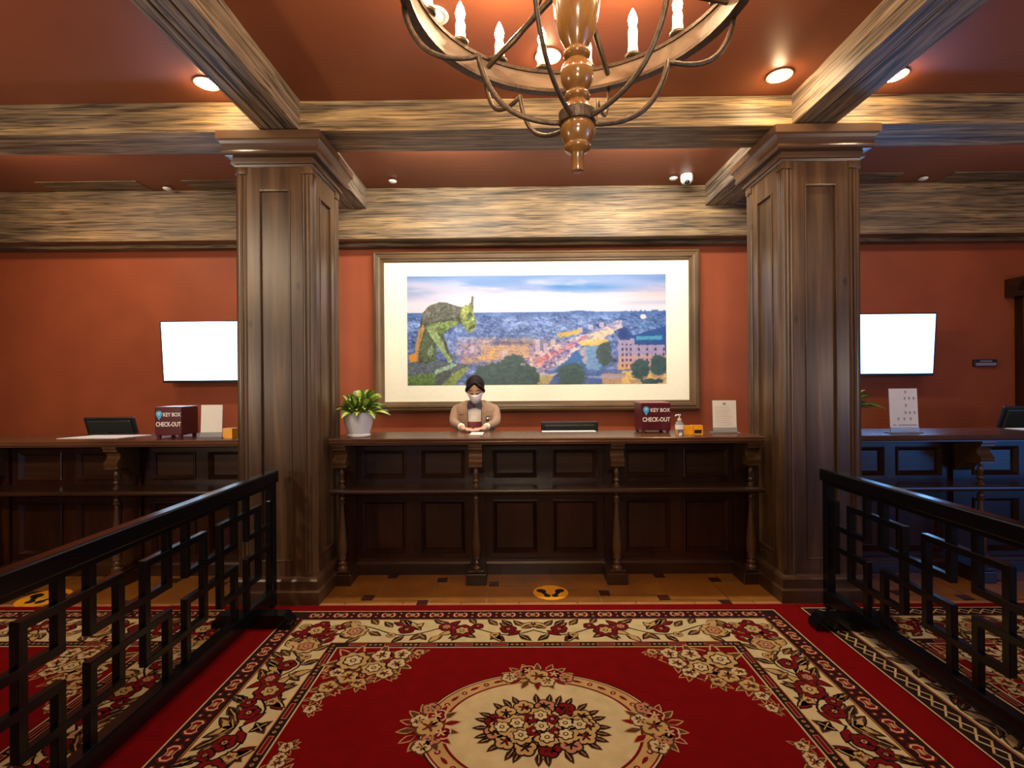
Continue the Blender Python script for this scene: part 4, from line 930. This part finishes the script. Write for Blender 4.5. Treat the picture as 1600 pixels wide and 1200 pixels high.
def stand(cx, y, w, h, label, kind):
    z = CT; root = empty('acrylic_sign', (cx, y, z), label, 'sign', 'upright acrylic sign holders'); lean = 0.05
    MB().box(cx - w / 2 - 0.012, cx + w / 2 + 0.012, y - 0.02, y + 0.06, z, z + 0.010, bev=0.002).build('base', M['clear'], root)
    def sheet(y_, x0, x1, z0, z1, t, name, mat):
        vs = [(xx, y_ + (zz - z) * lean + tt, zz) for zz in (z0, z1) for tt in (0, t) for xx in (x0, x1)]
        return MB().add(vs, [(0, 2, 3, 1), (4, 5, 7, 6), (0, 1, 5, 4), (2, 6, 7, 3), (0, 4, 6, 2), (1, 3, 7, 5)]).build(name, mat, root)
    sheet(y + 0.002, cx - w / 2, cx + w / 2, z + 0.010, z + 0.045, 0.004, 'pocket', M['clear'])
    sheet(y + 0.008, cx - w / 2 + 0.002, cx + w / 2 - 0.002, z + 0.0105, z + h, 0.0015, 'card', M['paper'])
    sheet(y + 0.0105, cx - w / 2, cx + w / 2, z + 0.010, z + h, 0.003, 'back_plate', M['clear'])
    def mark(x0, x1, z0, z1, mat=M['greyink']): sheet(y + 0.0072, x0, x1, z0, z1, 0.0006, 'printed_mark', mat)
    if kind == 'letter':
        b = MB(); L = []
        mark(cx - 0.012, cx + 0.012, z + h - 0.035, z + h - 0.018)
        for i_ in range(9):
            wd = w * 0.40 * (0.75 + 0.25 * ((i_ * 37) % 10) / 10); mark(cx - w * 0.40, cx - w * 0.40 + wd * 1.9, z + h - 0.055 - i_ * 0.017, z + h - 0.0535 - i_ * 0.017)
    elif kind == 'icons':
        x0 = cx - w / 2
        for (u, v) in ((0.58, 0.90), (0.55, 0.76), (0.70, 0.76), (0.86, 0.76), (0.58, 0.60), (0.56, 0.44), (0.71, 0.44), (0.87, 0.44), (0.30, 0.30), (0.51, 0.30), (0.73, 0.30)):
            sx_ = x0 + w * u; sz = z + h * (v + 0.02)
            mark(sx_ - 0.007, sx_ + 0.007, sz - 0.006, sz + 0.010); mark(sx_ - 0.003, sx_ + 0.003, sz - 0.014, sz - 0.007)
        mark(x0 + w * 0.10, x0 + w * 0.22, z + h * 0.175, z + h * 0.195); mark(x0 + w * 0.30, x0 + w * 0.94, z + h * 0.17, z + h * 0.195)
    return root
stand(1.625, 3.88, 0.185, 0.252, 'white letter in an acrylic stand at the right end of the middle counter', 'letter')
stand(-2.285, 3.76, 0.165, 0.250, 'blank white card in an acrylic stand beside the key box on the left counter', 'blank')
stand(2.925, 3.78, 0.215, 0.335, 'tall white card with rows of small icons on the right counter', 'icons')
# sanitiser bottle
bt = empty('sanitiser_bottle', (1.232, 3.76, CT), 'small clear sanitiser pump bottle beside the key box', 'bottle')
z = CT
smooth_angle(MB().lathe(1.232, 3.76, [(0.027, z), (0.030, z + 0.004), (0.030, z + 0.085), (0.026, z + 0.098), (0.012, z + 0.106), (0.012, z + 0.112)], 24).build('bottle_body', M['clear'], bt), 50)
smooth_angle(MB().lathe(1.232, 3.76, [(0.0306, z + 0.045), (0.0306, z + 0.080)], 24, cap=False).build('label_band', M['paper'], bt), 50)
b = MB().lathe(1.232, 3.76, [(0.014, z + 0.110), (0.014, z + 0.124), (0.005, z + 0.126), (0.005, z + 0.145), (0.012, z + 0.147), (0.012, z + 0.156)], 16); b.tube([(1.232, 3.76, z + 0.151), (1.205, 3.75, z + 0.152), (1.198, 3.747, z + 0.142)], 0.0045, 8)
b.build('pump', M['white'], bt)
def ybox(x0, y0, w, dp, h, label, dark):
    root = empty('card_dispenser', (x0 + w / 2, y0 + dp / 2, CT), label, 'box', 'small yellow boxes'); z = CT; t = 0.006
    b = MB().box(x0, x0 + w, y0, y0 + dp, z, z + t).box(x0, x0 + t, y0, y0 + dp, z + t, z + h).box(x0 + w - t, x0 + w, y0, y0 + dp, z + t, z + h).box(x0 + t, x0 + w - t, y0 + dp - t, y0 + dp, z + t, z + h)
    b.box(x0 + t, x0 + w - t, y0, y0 + t, z + (h * 0.52 if dark else t), z + h); b.build('case', M['yellow'], root)
    MB().box(x0 + t + 0.001, x0 + w - t - 0.001, y0 + t + 0.004, y0 + dp - t - 0.001, z + t, z + h - 0.008).build('contents', M['plastic'] if dark else M['maroon'], root)
ybox(1.285, 3.80, 0.062, 0.06, 0.066, 'plain yellow box between the sanitiser bottle and its dark-fronted twin', False)
ybox(1.352, 3.80, 0.070, 0.06, 0.068, 'yellow box with a dark opening at the front, on the middle counter', True)
ybox(-2.195, 3.765, 0.07, 0.08, 0.072, 'yellow box on the left counter against the left column', False)
def monitor(cx, y, ztop, w, h, label, tiltx=-0.35, tw=0.0):
    root = empty('desk_monitor', (cx, y, 0.74), label, 'monitor', 'desk monitors')
    c = Vector((cx, y, ztop)); R = Matrix.Rotation(tw, 4, 'Z') @ Matrix.Rotation(tiltx, 4, 'X')
    def T(mb): mb.v = [tuple(c + R @ (Vector(v) - c)) for v in mb.v]; return mb
    T(MB().box(cx - w / 2, cx + w / 2, y - 0.012, y + 0.012, ztop - h, ztop, bev=0.006)).build('housing', M['plastic'], root)
    T(MB().box(cx - w / 2 + 0.03, cx + w / 2 - 0.03, y - 0.026, y - 0.012, ztop - h + 0.03, ztop - 0.025, bev=0.006)).build('back_cover', M['darkglass'], root)
    T(MB().box(cx - w / 2 + 0.012, cx + w / 2 - 0.012, y + 0.0115, y + 0.0135, ztop - h + 0.012, ztop - 0.012)).build('screen', M['darkglass'], root)
    b = MB().box(cx - 0.03, cx + 0.03, y - 0.045, y - 0.03, 0.752, ztop - h * 0.42).box(cx - 0.10, cx + 0.10, y - 0.10, y + 0.06, 0.741, 0.755, bev=0.003); b.build('monitor_stand', M['plastic'], root)
    return root
monitor(0.475, 4.32, 1.157, 0.49, 0.29, 'black monitor behind the middle counter, right of the receptionist', 0.1)
monitor(-3.49, 4.30, 1.222, 0.42, 0.29, 'black monitor leaning back behind the left counter', 0.35, 0.05)
monitor(4.45, 4.30, 1.262, 0.56, 0.34, 'black monitor behind the right counter near the doorway', 0.35, -0.05)
def paper(x0, x1, y0, y1, label, skew=0.0):
    vs = [(x0, y0), (x1, y0), (x1 + skew, y1), (x0 + skew, y1)]
    o = MB().prism(vs, (0, 0, CT + 0.0008), (1, 0, 0), (0, 1, 0), (0, 0, 0.0025)).build('paper_sheet', M['paper'], origin=((x0 + x1) / 2, (y0 + y1) / 2, CT)); tag(o, label, 'paper', 'papers on the counters')
paper(-3.48, -3.02, 3.79, 4.02, 'large white sheet on the left counter before the leaning monitor', 0.10)
paper(0.225, 0.66, 4.05, 4.14, 'white sheet on the middle counter before the black monitor')
paper(3.97, 4.5, 3.95, 4.10, 'white sheet on the right counter before the large monitor')
paper(-0.345, -0.245, 3.86, 4.06, 'small slip of paper under the receptionist\'s hands', 0.0)

# ------------------------------------------------------------------ receptionist
def remesh_obj(mb, name, mats, parent, voxel, smooth_it=2):
    o = mb.build(name, mats, parent); o.data.update()
    md = o.modifiers.new('r', 'REMESH'); md.mode = 'VOXEL'; md.voxel_size = voxel; md.use_smooth_shade = True
    if smooth_it:
        m2_ = o.modifiers.new('s', 'SMOOTH'); m2_.iterations = smooth_it; m2_.factor = 0.5
    dg = bpy.context.evaluated_depsgraph_get(); me2 = bpy.data.meshes.new_from_object(o.evaluated_get(dg)); o.modifiers.clear(); old = o.data; o.data = me2; bpy.data.meshes.remove(old)
    me2.polygons.foreach_set('use_smooth', [True] * len(me2.polygons)); return o
PX, PY = -0.350, 4.56
person = empty('person', (PX, PY, 0), 'receptionist in tan blazer, white mask and dark scarf, looking down behind the middle counter', 'person')
def P3(x, y, z): return Vector((PX + x, PY + y, z))
HC = P3(0.004, -0.085, 1.432)      # head centre
HR = Matrix.Rotation(0.52, 4, 'X')  # head bowed
def H(x, y, z): return HC + HR @ Vector((x, y, z))
b = MB()
hr3 = HR.to_3x3()
b.ell(H(0, 0.008, 0.018), (0.074, 0.092, 0.095), rot=hr3, n=24, m=16); b.ell(H(0, -0.028, -0.045), (0.055, 0.062, 0.066), rot=hr3, n=20, m=12); b.ell(H(0, -0.052, -0.088), (0.026, 0.026, 0.022), rot=hr3)
b.tube([H(0, -0.084, 0.015), H(0, -0.098, -0.012), H(0, -0.108, -0.030), H(0, -0.090, -0.040)], [0.007, 0.010, 0.014, 0.010], 10)
for sg in (-1, 1):
    b.ell(H(sg * 0.075, 0.012, -0.012), (0.010, 0.020, 0.032), rot=hr3); b.ell(H(sg * 0.030, -0.078, 0.022), (0.020, 0.012, 0.007), rot=hr3)
b.tube([P3(0, -0.03, 1.39), P3(0, -0.01, 1.33), P3(0, 0.0, 1.26)], [0.050, 0.050, 0.062], 14)
def hand(sg, wrist, cx_, cy_, z_):
    """palm plus four fingers and a thumb resting on the counter"""
    pc = Vector((cx_, cy_, z_)); fwd = Vector((-sg * 0.62, -0.78, 0)).normalized(); sd = Vector((-fwd.y, fwd.x, 0)) * sg
    b.ell(pc, (0.034, 0.040, 0.015), rot=Matrix.Rotation(math.atan2(fwd.y, fwd.x) - PI / 2, 3, 'Z'), n=14, m=8)
    b.tube([wrist, pc - fwd * 0.02], [0.023, 0.022], 10)
    for j in range(4):
        o_ = (j - 1.5) * 0.0165; L = [0.058, 0.068, 0.064, 0.05][j]; s0 = pc + sd * o_ + fwd * 0.026
        b.tube([s0, s0 + fwd * L * 0.45 + Vector((0, 0, 0.005)), s0 + fwd * L * 0.8 - Vector((0, 0, 0.003)), s0 + fwd * L - Vector((0, 0, 0.010))], [0.0088, 0.0085, 0.0078, 0.0062], 8)
    s0 = pc - sd * 0.030 - fwd * 0.012
    b.tube([s0, s0 - sd * 0.018 + fwd * 0.026, s0 - sd * 0.016 + fwd * 0.052], [0.0105, 0.0095, 0.0075], 8)
WR = {}
for sg in (-1, 1):
    sh, el, wr = P3(sg * 0.165, 0.0, 1.270), P3(sg * 0.195, -0.10, 1.140), Vector((PX + 0.012 + sg * 0.105, 4.205, CT + 0.034))
    WR[sg] = (sh, el, wr)
    b.tube([P3(0, 0, 1.27), sh, el, wr], [0.035, 0.032, 0.030, 0.023], 12)
    hand(sg, wr, PX + 0.012 + sg * 0.068, 4.135, CT + 0.021)
for z_, rx, ry in (): pass
sec = [(0.86, 0.155, 0.105), (0.95, 0.14, 0.095), (1.05, 0.125, 0.088), (1.15, 0.14, 0.095), (1.24, 0.155, 0.095), (1.29, 0.12, 0.075), (1.315, 0.06, 0.05)]
def loft(mb, sec, gap=0.0, n=28, mi=0, yo=0.0, cap=True):
    base = len(mb.v); rings = []
    for z_, rx, ry in sec:
        for k_ in range(n):
            a = -PI / 2 + gap + (2 * PI - 2 * gap) * k_ / (n if gap == 0 else n - 1)
            mb.v.append(tuple(P3(rx * math.cos(a) * (1 + 0.10 * abs(math.cos(a))) , yo + ry * math.sin(a), z_)))
    for i_ in range(len(sec) - 1):
        for k_ in range(n if gap == 0 else n - 1): mb.f.append([base + i_ * n + k_, base + i_ * n + (k_ + 1) % n, base + (i_ + 1) * n + (k_ + 1) % n, base + (i_ + 1) * n + k_]); mb.mi.append(mi)
    if cap and gap == 0:
        mb.f.append([base + k_ for k_ in range(n)][::-1]); mb.mi.append(mi); mb.f.append([base + (len(sec) - 1) * n + k_ for k_ in range(n)]); mb.mi.append(mi)
    return mb
loft(b, sec)
for sg in (-1, 1): b.tube([P3(sg * 0.075, 0, 0.90), P3(sg * 0.085, -0.01, 0.48), P3(sg * 0.09, 0.02, 0.06)], [0.085, 0.055, 0.038], 14)
remesh_obj(b, 'body', M['skin'], person, 0.0055, 2)
# hair: cap with centre parting, tied low at the back
b = MB(); b.ell(H(0, 0.022, 0.034), (0.084, 0.092, 0.096), rot=hr3, n=24, m=16)
for sg in (-1, 1):
    b.tube([H(sg * 0.008, -0.055, 0.108), H(sg * 0.048, -0.070, 0.075), H(sg * 0.072, -0.040, 0.030), H(sg * 0.078, -0.005, -0.005), H(sg * 0.070, 0.035, -0.045)], [0.012, 0.017, 0.015, 0.013, 0.012], 10)
b.ell(H(0, 0.105, -0.03), (0.036, 0.03, 0.034), rot=hr3)
remesh_obj(b, 'hair', M['hair'], person, 0.006, 1)
for sg in (-1, 1):      # lowered eyelids and brows
    b = MB().tube([H(sg * 0.014, -0.0905, 0.018), H(sg * 0.030, -0.0915, 0.014), H(sg * 0.045, -0.080, 0.018)], 0.0025, 6); b.build('eyelashes', M['ink'], person, smooth=True)
    b = MB().tube([H(sg * 0.013, -0.088, 0.040), H(sg * 0.030, -0.087, 0.045), H(sg * 0.048, -0.074, 0.038)], 0.003, 6); b.build('eyebrow', M['hair'], person, smooth=True)
b = MB(); n1, n2 = 17, 9; vs = []
for j in range(n2):
    t = j / (n2 - 1); zz = 0.002 - 0.112 * t
    for i_ in range(n1):
        s_ = (i_ / (n1 - 1) * 2 - 1); hw_ = 0.070 - 0.026 * t; yy = -0.104 + 0.072 * abs(s_) ** 2 - 0.018 * math.sin(t * PI) * (1 - s_ * s_) + 0.034 * t * t
        vs.append(H(s_ * hw_, yy, zz + 0.006 * (1 - s_ * s_) * (1 - t)))
fs = [(j * n1 + i_, j * n1 + i_ + 1, (j + 1) * n1 + i_ + 1, (j + 1) * n1 + i_) for j in range(n2 - 1) for i_ in range(n1 - 1)]
mk = b.add(vs, fs).build('face_mask', M['mask'], person, smooth=True); sd_ = mk.modifiers.new('t', 'SOLIDIFY'); sd_.thickness = 0.002
for sg in (-1, 1): MB().tube([H(sg * 0.069, -0.034, -0.004), H(sg * 0.082, 0.0, 0.004), H(sg * 0.080, 0.03, -0.008)], 0.0018, 6).build('mask_strap', M['mask'], mk)
# blouse, waistcoat, blazer
big = lambda q: [(z_, rx + q, ry + q) for z_, rx, ry in sec]
loft(MB(), big(0.008)[:-1] + [(1.318, 0.072, 0.062)], n=32).build('blouse', M['blouse'], person, smooth=True)
loft(MB(), [s_ for s_ in big(0.018) if s_[0] < 1.16], n=32).build('waistcoat', M['vest'], person, smooth=True)
bl = [(0.84, 0.200, 0.140), (0.95, 0.178, 0.128), (1.05, 0.162, 0.118), (1.15, 0.172, 0.122), (1.24, 0.186, 0.118), (1.285, 0.176, 0.102), (1.316, 0.125, 0.082), (1.336, 0.078, 0.068)]
bz = loft(MB(), bl, gap=0.36, n=34, cap=False).build('blazer', M['blazer'], person, smooth=True); sd_ = bz.modifiers.new('t', 'SOLIDIFY'); sd_.thickness = 0.010; sd_.offset = -1
for sg in (-1, 1):
    sh, el, wr = WR[sg]
    b = MB().tube([sh + Vector((-sg * 0.045, 0, 0.0)), sh + Vector((sg * 0.012, 0, -0.012)), sh * 0.55 + el * 0.45 + Vector((sg * 0.006, 0.008, 0)), el + Vector((0, 0.01, 0)), el * 0.5 + wr * 0.5, wr + (el - wr).normalized() * 0.012], [0.046, 0.052, 0.046, 0.042, 0.037, 0.032], 16)
    sl = b.build('sleeve', M['blazer'], person, smooth=True); s2 = sl.modifiers.new('s', 'SUBSURF'); s2.levels = 1; s2.render_levels = 1
    d_ = (el - wr).normalized(); MB().tube([wr + d_ * 0.014, wr - d_ * 0.008], [0.030, 0.029], 14).build('shirt_cuff', M['blouse'], person, smooth=True)
    # lapel
    def fr(x_, z_, o_=0.006):
        i0 = max(i for i in range(len(bl)) if bl[i][0] <= z_ or i == 0); i1 = min(i0 + 1, len(bl) - 1); t = 0 if i1 == i0 else (z_ - bl[i0][0]) / (bl[i1][0] - bl[i0][0])
        rx = bl[i0][1] * (1 - t) + bl[i1][1] * t; ry = bl[i0][2] * (1 - t) + bl[i1][2] * t
        return P3(x_, -ry * math.sqrt(max(0.05, 1 - min(0.95, (x_ / rx) ** 2))) - o_, z_)
    out = [(0.058, 1.08), (0.060, 1.16), (0.062, 1.24), (0.060, 1.30), (0.052, 1.332)]; inn = [(0.075, 1.08), (0.090, 1.16), (0.108, 1.235), (0.095, 1.265), (0.090, 1.315)]
    vs = [fr(sg * a_, z_) for a_, z_ in out] + [fr(sg * a_, z_) for a_, z_ in inn]; fs = [(i_, i_ + 1, i_ + 6, i_ + 5) for i_ in range(4)]
    lp = MB().add(vs, fs).build('lapel', M['blazer'], person); sd_ = lp.modifiers.new('t', 'SOLIDIFY'); sd_.thickness = 0.004
    MB().tube([fr(sg * a_, z_, 0.009) for a_, z_ in out], 0.0035, 6).build('lapel_piping', M['cuff'], lp, smooth=True)
    MB().tube([fr(sg * 0.085, 1.196 if sg > 0 else 1.21, 0.004), fr(sg * 0.140, 1.20 if sg > 0 else 1.214, 0.004)], 0.0045, 6).build('pocket_welt', M['cuff'], person, smooth=True)
b = MB().tube([fr(0.105, 1.188, 0.008), fr(0.118, 1.160, 0.008)], [0.010, 0.013], 10); b.build('name_badge', M['chrome'], person, smooth=True)
# neck scarf tied in a bow
b = MB(); yb = PY - 0.118
b.ell((PX, yb, 1.292), (0.016, 0.014, 0.016))
for sg in (-1, 1):
    b.add([(PX, yb - 0.004, 1.300), (PX + sg * 0.062, yb + 0.004, 1.322), (PX + sg * 0.070, yb + 0.006, 1.290), (PX + sg * 0.056, yb + 0.002, 1.262), (PX, yb - 0.004, 1.284),
           (PX, yb + 0.012, 1.300), (PX + sg * 0.062, yb + 0.02, 1.322), (PX + sg * 0.070, yb + 0.022, 1.290), (PX + sg * 0.056, yb + 0.018, 1.262), (PX, yb + 0.012, 1.284)],
          [(0, 1, 2, 3, 4), (9, 8, 7, 6, 5), (0, 5, 6, 1), (1, 6, 7, 2), (2, 7, 8, 3), (3, 8, 9, 4)])
b.build('bow', M['scarf'], person)
ang = [2 * PI * k_ / 20 for k_ in range(21)]
MB().tube([P3(0.066 * math.cos(a), -0.022 + 0.070 * math.sin(a), 1.325 - 0.020 * (0.5 - 0.5 * math.sin(a))) for a in ang], 0.016, 10).build('neck_scarf', M['scarf'], person, smooth=True)
b = MB(); loft(b, [(0.78, 0.168, 0.118), (0.90, 0.175, 0.122), (0.98, 0.15, 0.108)], n=24)
for sg in (-1, 1): b.tube([P3(sg * 0.082, 0, 0.88), P3(sg * 0.088, -0.01, 0.48), P3(sg * 0.092, 0.02, 0.09)], [0.095, 0.070, 0.058], 16)
remesh_obj(b, 'trousers', M['trousers'], person, 0.012, 2)
for sg in (-1, 1):
    MB().box(PX + sg * 0.092 - 0.042, PX + sg * 0.092 + 0.042, PY - 0.15, PY + 0.085, 0.0, 0.085, bev=0.03).build('shoe', M['ink'], person, smooth=True)

# ------------------------------------------------------------------ chandelier
CX, CYC, ZR, RR = 0.24, 1.85, 2.928, 0.645
ch = empty('chandelier', (CX, CYC, 2.27), 'large wooden ring chandelier with candle bulbs and iron scroll arms', 'chandelier')
def CP(r, az, z): a = math.radians(az); return Vector((CX + r * math.cos(a), CYC + r * math.sin(a), z))
b = MB(); n = 72
sect = [(RR, ZR), (RR, ZR + 0.09), (RR - 0.022, ZR + 0.09), (RR - 0.022, ZR)]
for k_ in range(n):
    for r, z in sect: b.v.append(tuple(CP(r, 360 * k_ / n, z)))
for k_ in range(n):
    for j in range(4): b.f.append([k_ * 4 + j, k_ * 4 + (j + 1) % 4, ((k_ + 1) % n) * 4 + (j + 1) % 4, ((k_ + 1) % n) * 4 + j]); b.mi.append(0)
smooth_angle(b.build('wooden_ring', M['ring'], ch), 50)
for zz in (ZR - 0.006, ZR + 0.084):
    b = MB(); sect = [(RR + 0.009, zz), (RR + 0.009, zz + 0.016), (RR - 0.030, zz + 0.016), (RR - 0.030, zz)]
    for k_ in range(n):
        for r, z in sect: b.v.append(tuple(CP(r, 360 * k_ / n, z)))
    for k_ in range(n):
        for j in range(4): b.f.append([k_ * 4 + j, k_ * 4 + (j + 1) % 4, ((k_ + 1) % n) * 4 + (j + 1) % 4, ((k_ + 1) % n) * 4 + j]); b.mi.append(0)
    smooth_angle(b.build('iron_hoop', M['iron'], ch), 50)
AZ = (12, 69, 124, 175, 242, 314)
for az in AZ:
    MB().tube([CP(0.05, az, ZR + 0.075), CP(RR - 0.02, az, ZR + 0.06)], 0.013, 6).build('spoke', M['iron'], ch)
    def arc(p, q, bulge, n_=14):
        """bowed bar from p=(r,z) to q, bulging down and outward"""
        out = []
        p = Vector(p); q = Vector(q); d = q - p; nrm = Vector((d.y, -d.x)).normalized()
        for i_ in range(n_ + 1):
            t = i_ / n_; c = p + d * t + nrm * bulge * math.sin(PI * t) ** 0.85; out.append(c)
        return out
    cusp = (0.365, ZR - 0.205)
    for nm, pts in (('scroll_arm', arc((0.048, 2.455), cusp, 0.085)), ('scroll_arm', arc(cusp, (RR + 0.005, ZR + 0.0), 0.085)), ('upper_arm', arc((RR - 0.03, ZR + 0.09), (0.05, 3.30), -0.16))):
        b = MB().tube([CP(c.x, az, c.y) for c in pts], 0.0105, 8, flat=0.75); b.build(nm, M['iron'], ch, smooth=True)
prof = [(0.0005, 2.272), (0.022, 2.274), (0.023, 2.335), (0.028, 2.342), (0.046, 2.350), (0.050, 2.360), (0.044, 2.372), (0.050, 2.382), (0.062, 2.405), (0.064, 2.428), (0.056, 2.448)]
smooth_angle(MB().lathe(CX, CYC, prof, 28).build('finial', M['turned'], ch), 50)
MB().lathe(CX, CYC, [(0.066, 2.446), (0.068, 2.450), (0.068, 2.486), (0.064, 2.490)], 28).build('iron_collar', M['iron'], ch)
prof = [(0.054, 2.488), (0.052, 2.505), (0.040, 2.522), (0.036, 2.530), (0.046, 2.538), (0.048, 2.550), (0.042, 2.560), (0.032, 2.568), (0.046, 2.582), (0.058, 2.605), (0.061, 2.630), (0.056, 2.655), (0.040, 2.675), (0.034, 2.682),
        (0.046, 2.690), (0.050, 2.702), (0.044, 2.714), (0.036, 2.722), (0.050, 2.745), (0.068, 2.785), (0.080, 2.84), (0.087, 2.90), (0.088, 3.02), (0.075, 3.06), (0.045, 3.09), (0.04, 3.12), (0.055, 3.14), (0.04, 3.17), (0.03, 3.30), (0.01, 3.32)]
smooth_angle(MB().lathe(CX, CYC, prof, 32).build('turned_stem', M['turned'], ch), 50)
MB().tube([(CX, CYC, 3.31), (CX, CYC, 3.45)], 0.012, 8).build('hanging_rod', M['iron'], ch)
MB().lathe(CX, CYC, [(0.05, 3.425), (0.075, 3.44), (0.075, 3.461)], 24).build('ceiling_rose', M['iron'], ch)
rnd = random.Random(4)
for k_ in range(18):
    az = -2 + 20 * k_; p = CP(RR - 0.011, az, ZR + 0.09); hgt = rnd.choice((0.12, 0.14, 0.16))
    MB().lathe(p.x, p.y, [(0.012, p.z + 0.008), (0.034, p.z + 0.016), (0.038, p.z + 0.026), (0.034, p.z + 0.026), (0.012, p.z + 0.02)], 14).build('drip_pan', M['iron'], ch, smooth=True)
    cd = MB().lathe(p.x, p.y, [(0.023, p.z + 0.018), (0.025, p.z + 0.05), (0.022, p.z + 0.07), (0.0235, p.z + hgt - 0.02), (0.018, p.z + hgt)], 12).build('candle_sleeve', M['wax'], ch, smooth=True)
    MB().lathe(p.x, p.y, [(0.010, p.z + hgt), (0.020, p.z + hgt + 0.015), (0.023, p.z + hgt + 0.034), (0.016, p.z + hgt + 0.060), (0.003, p.z + hgt + 0.088)], 10).build('flame_bulb', M['flame'], cd, smooth=True)
    if k_ % 3 == 0:
        q_ = CP(RR - 0.011, az, p.z + hgt + 0.10); light('bulb_light', 'POINT', q_, 15, (1.0, 0.72, 0.42), shadow_soft_size=0.03)

# ------------------------------------------------------------------ ceiling fittings
def downlight(x, y, label, on=True, power=9, lit=None, ang=2.3):
    root = empty('downlight', (x, y, ZC - 0.02), label, 'lamp', 'ceiling downlights')
    tr = smooth_angle(MB().lathe(x, y, [(0.055, ZC - 0.002), (0.075, ZC - 0.004), (0.078, ZC - 0.010), (0.062, ZC - 0.014), (0.052, ZC - 0.006)], 28).build('trim_ring', M['white'], root), 40)
    MB().lathe(x, y, [(0.050, ZC - 0.006), (0.046, ZC - 0.022), (0.03, ZC - 0.030), (0.001, ZC - 0.032)], 24, cap=False).build('lens', M['lampglow'] if on else M['white'], tr, smooth=True)
    if on: light('downlight_glow', 'POINT', (x, y, ZC - 0.075), 1.6, (1.0, 0.66, 0.34), shadow_soft_size=0.02)
    if on: light('downlight_beam', 'SPOT', (x, y, ZC - 0.05), power, (1.0, 0.76, 0.48), lit or (x, y + 0.01, 0), spot_size=ang, spot_blend=0.7, shadow_soft_size=0.05)
downlight(1.72, 3.24, 'lit ceiling downlight beside the right long beam, near the right column')
downlight(0.22, 3.02, 'lit ceiling downlight seen through the chandelier')
downlight(-1.98, 3.25, 'lit ceiling downlight left of the left long beam')
downlight(2.46, 3.25, 'lit ceiling downlight right of the right long beam')
downlight(-0.41, 2.67, 'unlit ceiling fitting seen through the left of the chandelier ring', on=False)
for x, y, lb, tx in ((-1.155, 4.83, 'small round fitting in the rear ceiling, left of the chandelier finial', -0.9), (1.545, 4.83, 'small round fitting in the rear ceiling beside the dome camera', 1.2),
                 (-3.42, 4.95, 'small round fitting in the rear ceiling above the left screen', -3.4), (3.98, 4.90, 'small round fitting in the rear ceiling above the right screen', 3.9)):
    root = empty('sprinkler_fitting', (x, y, ZC - 0.01), lb, 'lamp', 'small rear ceiling fittings')  # small fittings taken for sprinklers; they give no light
    MB().lathe(x, y, [(0.036, ZC - 0.013), (0.040, ZC - 0.016), (0.036, ZC - 0.026), (0.026, ZC - 0.030)], 20).build('rim', M['white'], root); MB().lathe(x, y, [(0.022, ZC - 0.030), (0.018, ZC - 0.034)], 16).build('lens', M['white'], root)
dc = empty('dome_camera', (1.66, 4.80, ZC - 0.05), 'white dome security camera on the rear ceiling near the right column', 'camera')
smooth_angle(MB().lathe(1.66, 4.80, [(0.055, ZC), (0.058, ZC - 0.02), (0.056, ZC - 0.055), (0.045, ZC - 0.075), (0.03, ZC - 0.082)], 28).build('housing', M['white'], dc), 50)
MB().ell((1.655, 4.775, ZC - 0.072), (0.026, 0.026, 0.026)).build('lens', M['ink'], dc, smooth=True)
# rear-bay lamps hidden behind the cross beam: they wash the red wall and the print
for x, pw_, c_ in ((-4.0, 20, (1.0, 0.76, 0.52)), (-0.55, 46, (1.0, 0.92, 0.76)), (1.1, 46, (1.0, 0.92, 0.76)), (4.3, 7, (1.0, 0.74, 0.54))):
    light('rear_bay_lamp', 'AREA', (x, 3.95, 3.42), pw_, c_, (x, 5.3, 1.75), shape='RECTANGLE', size=0.9, size_y=0.12)
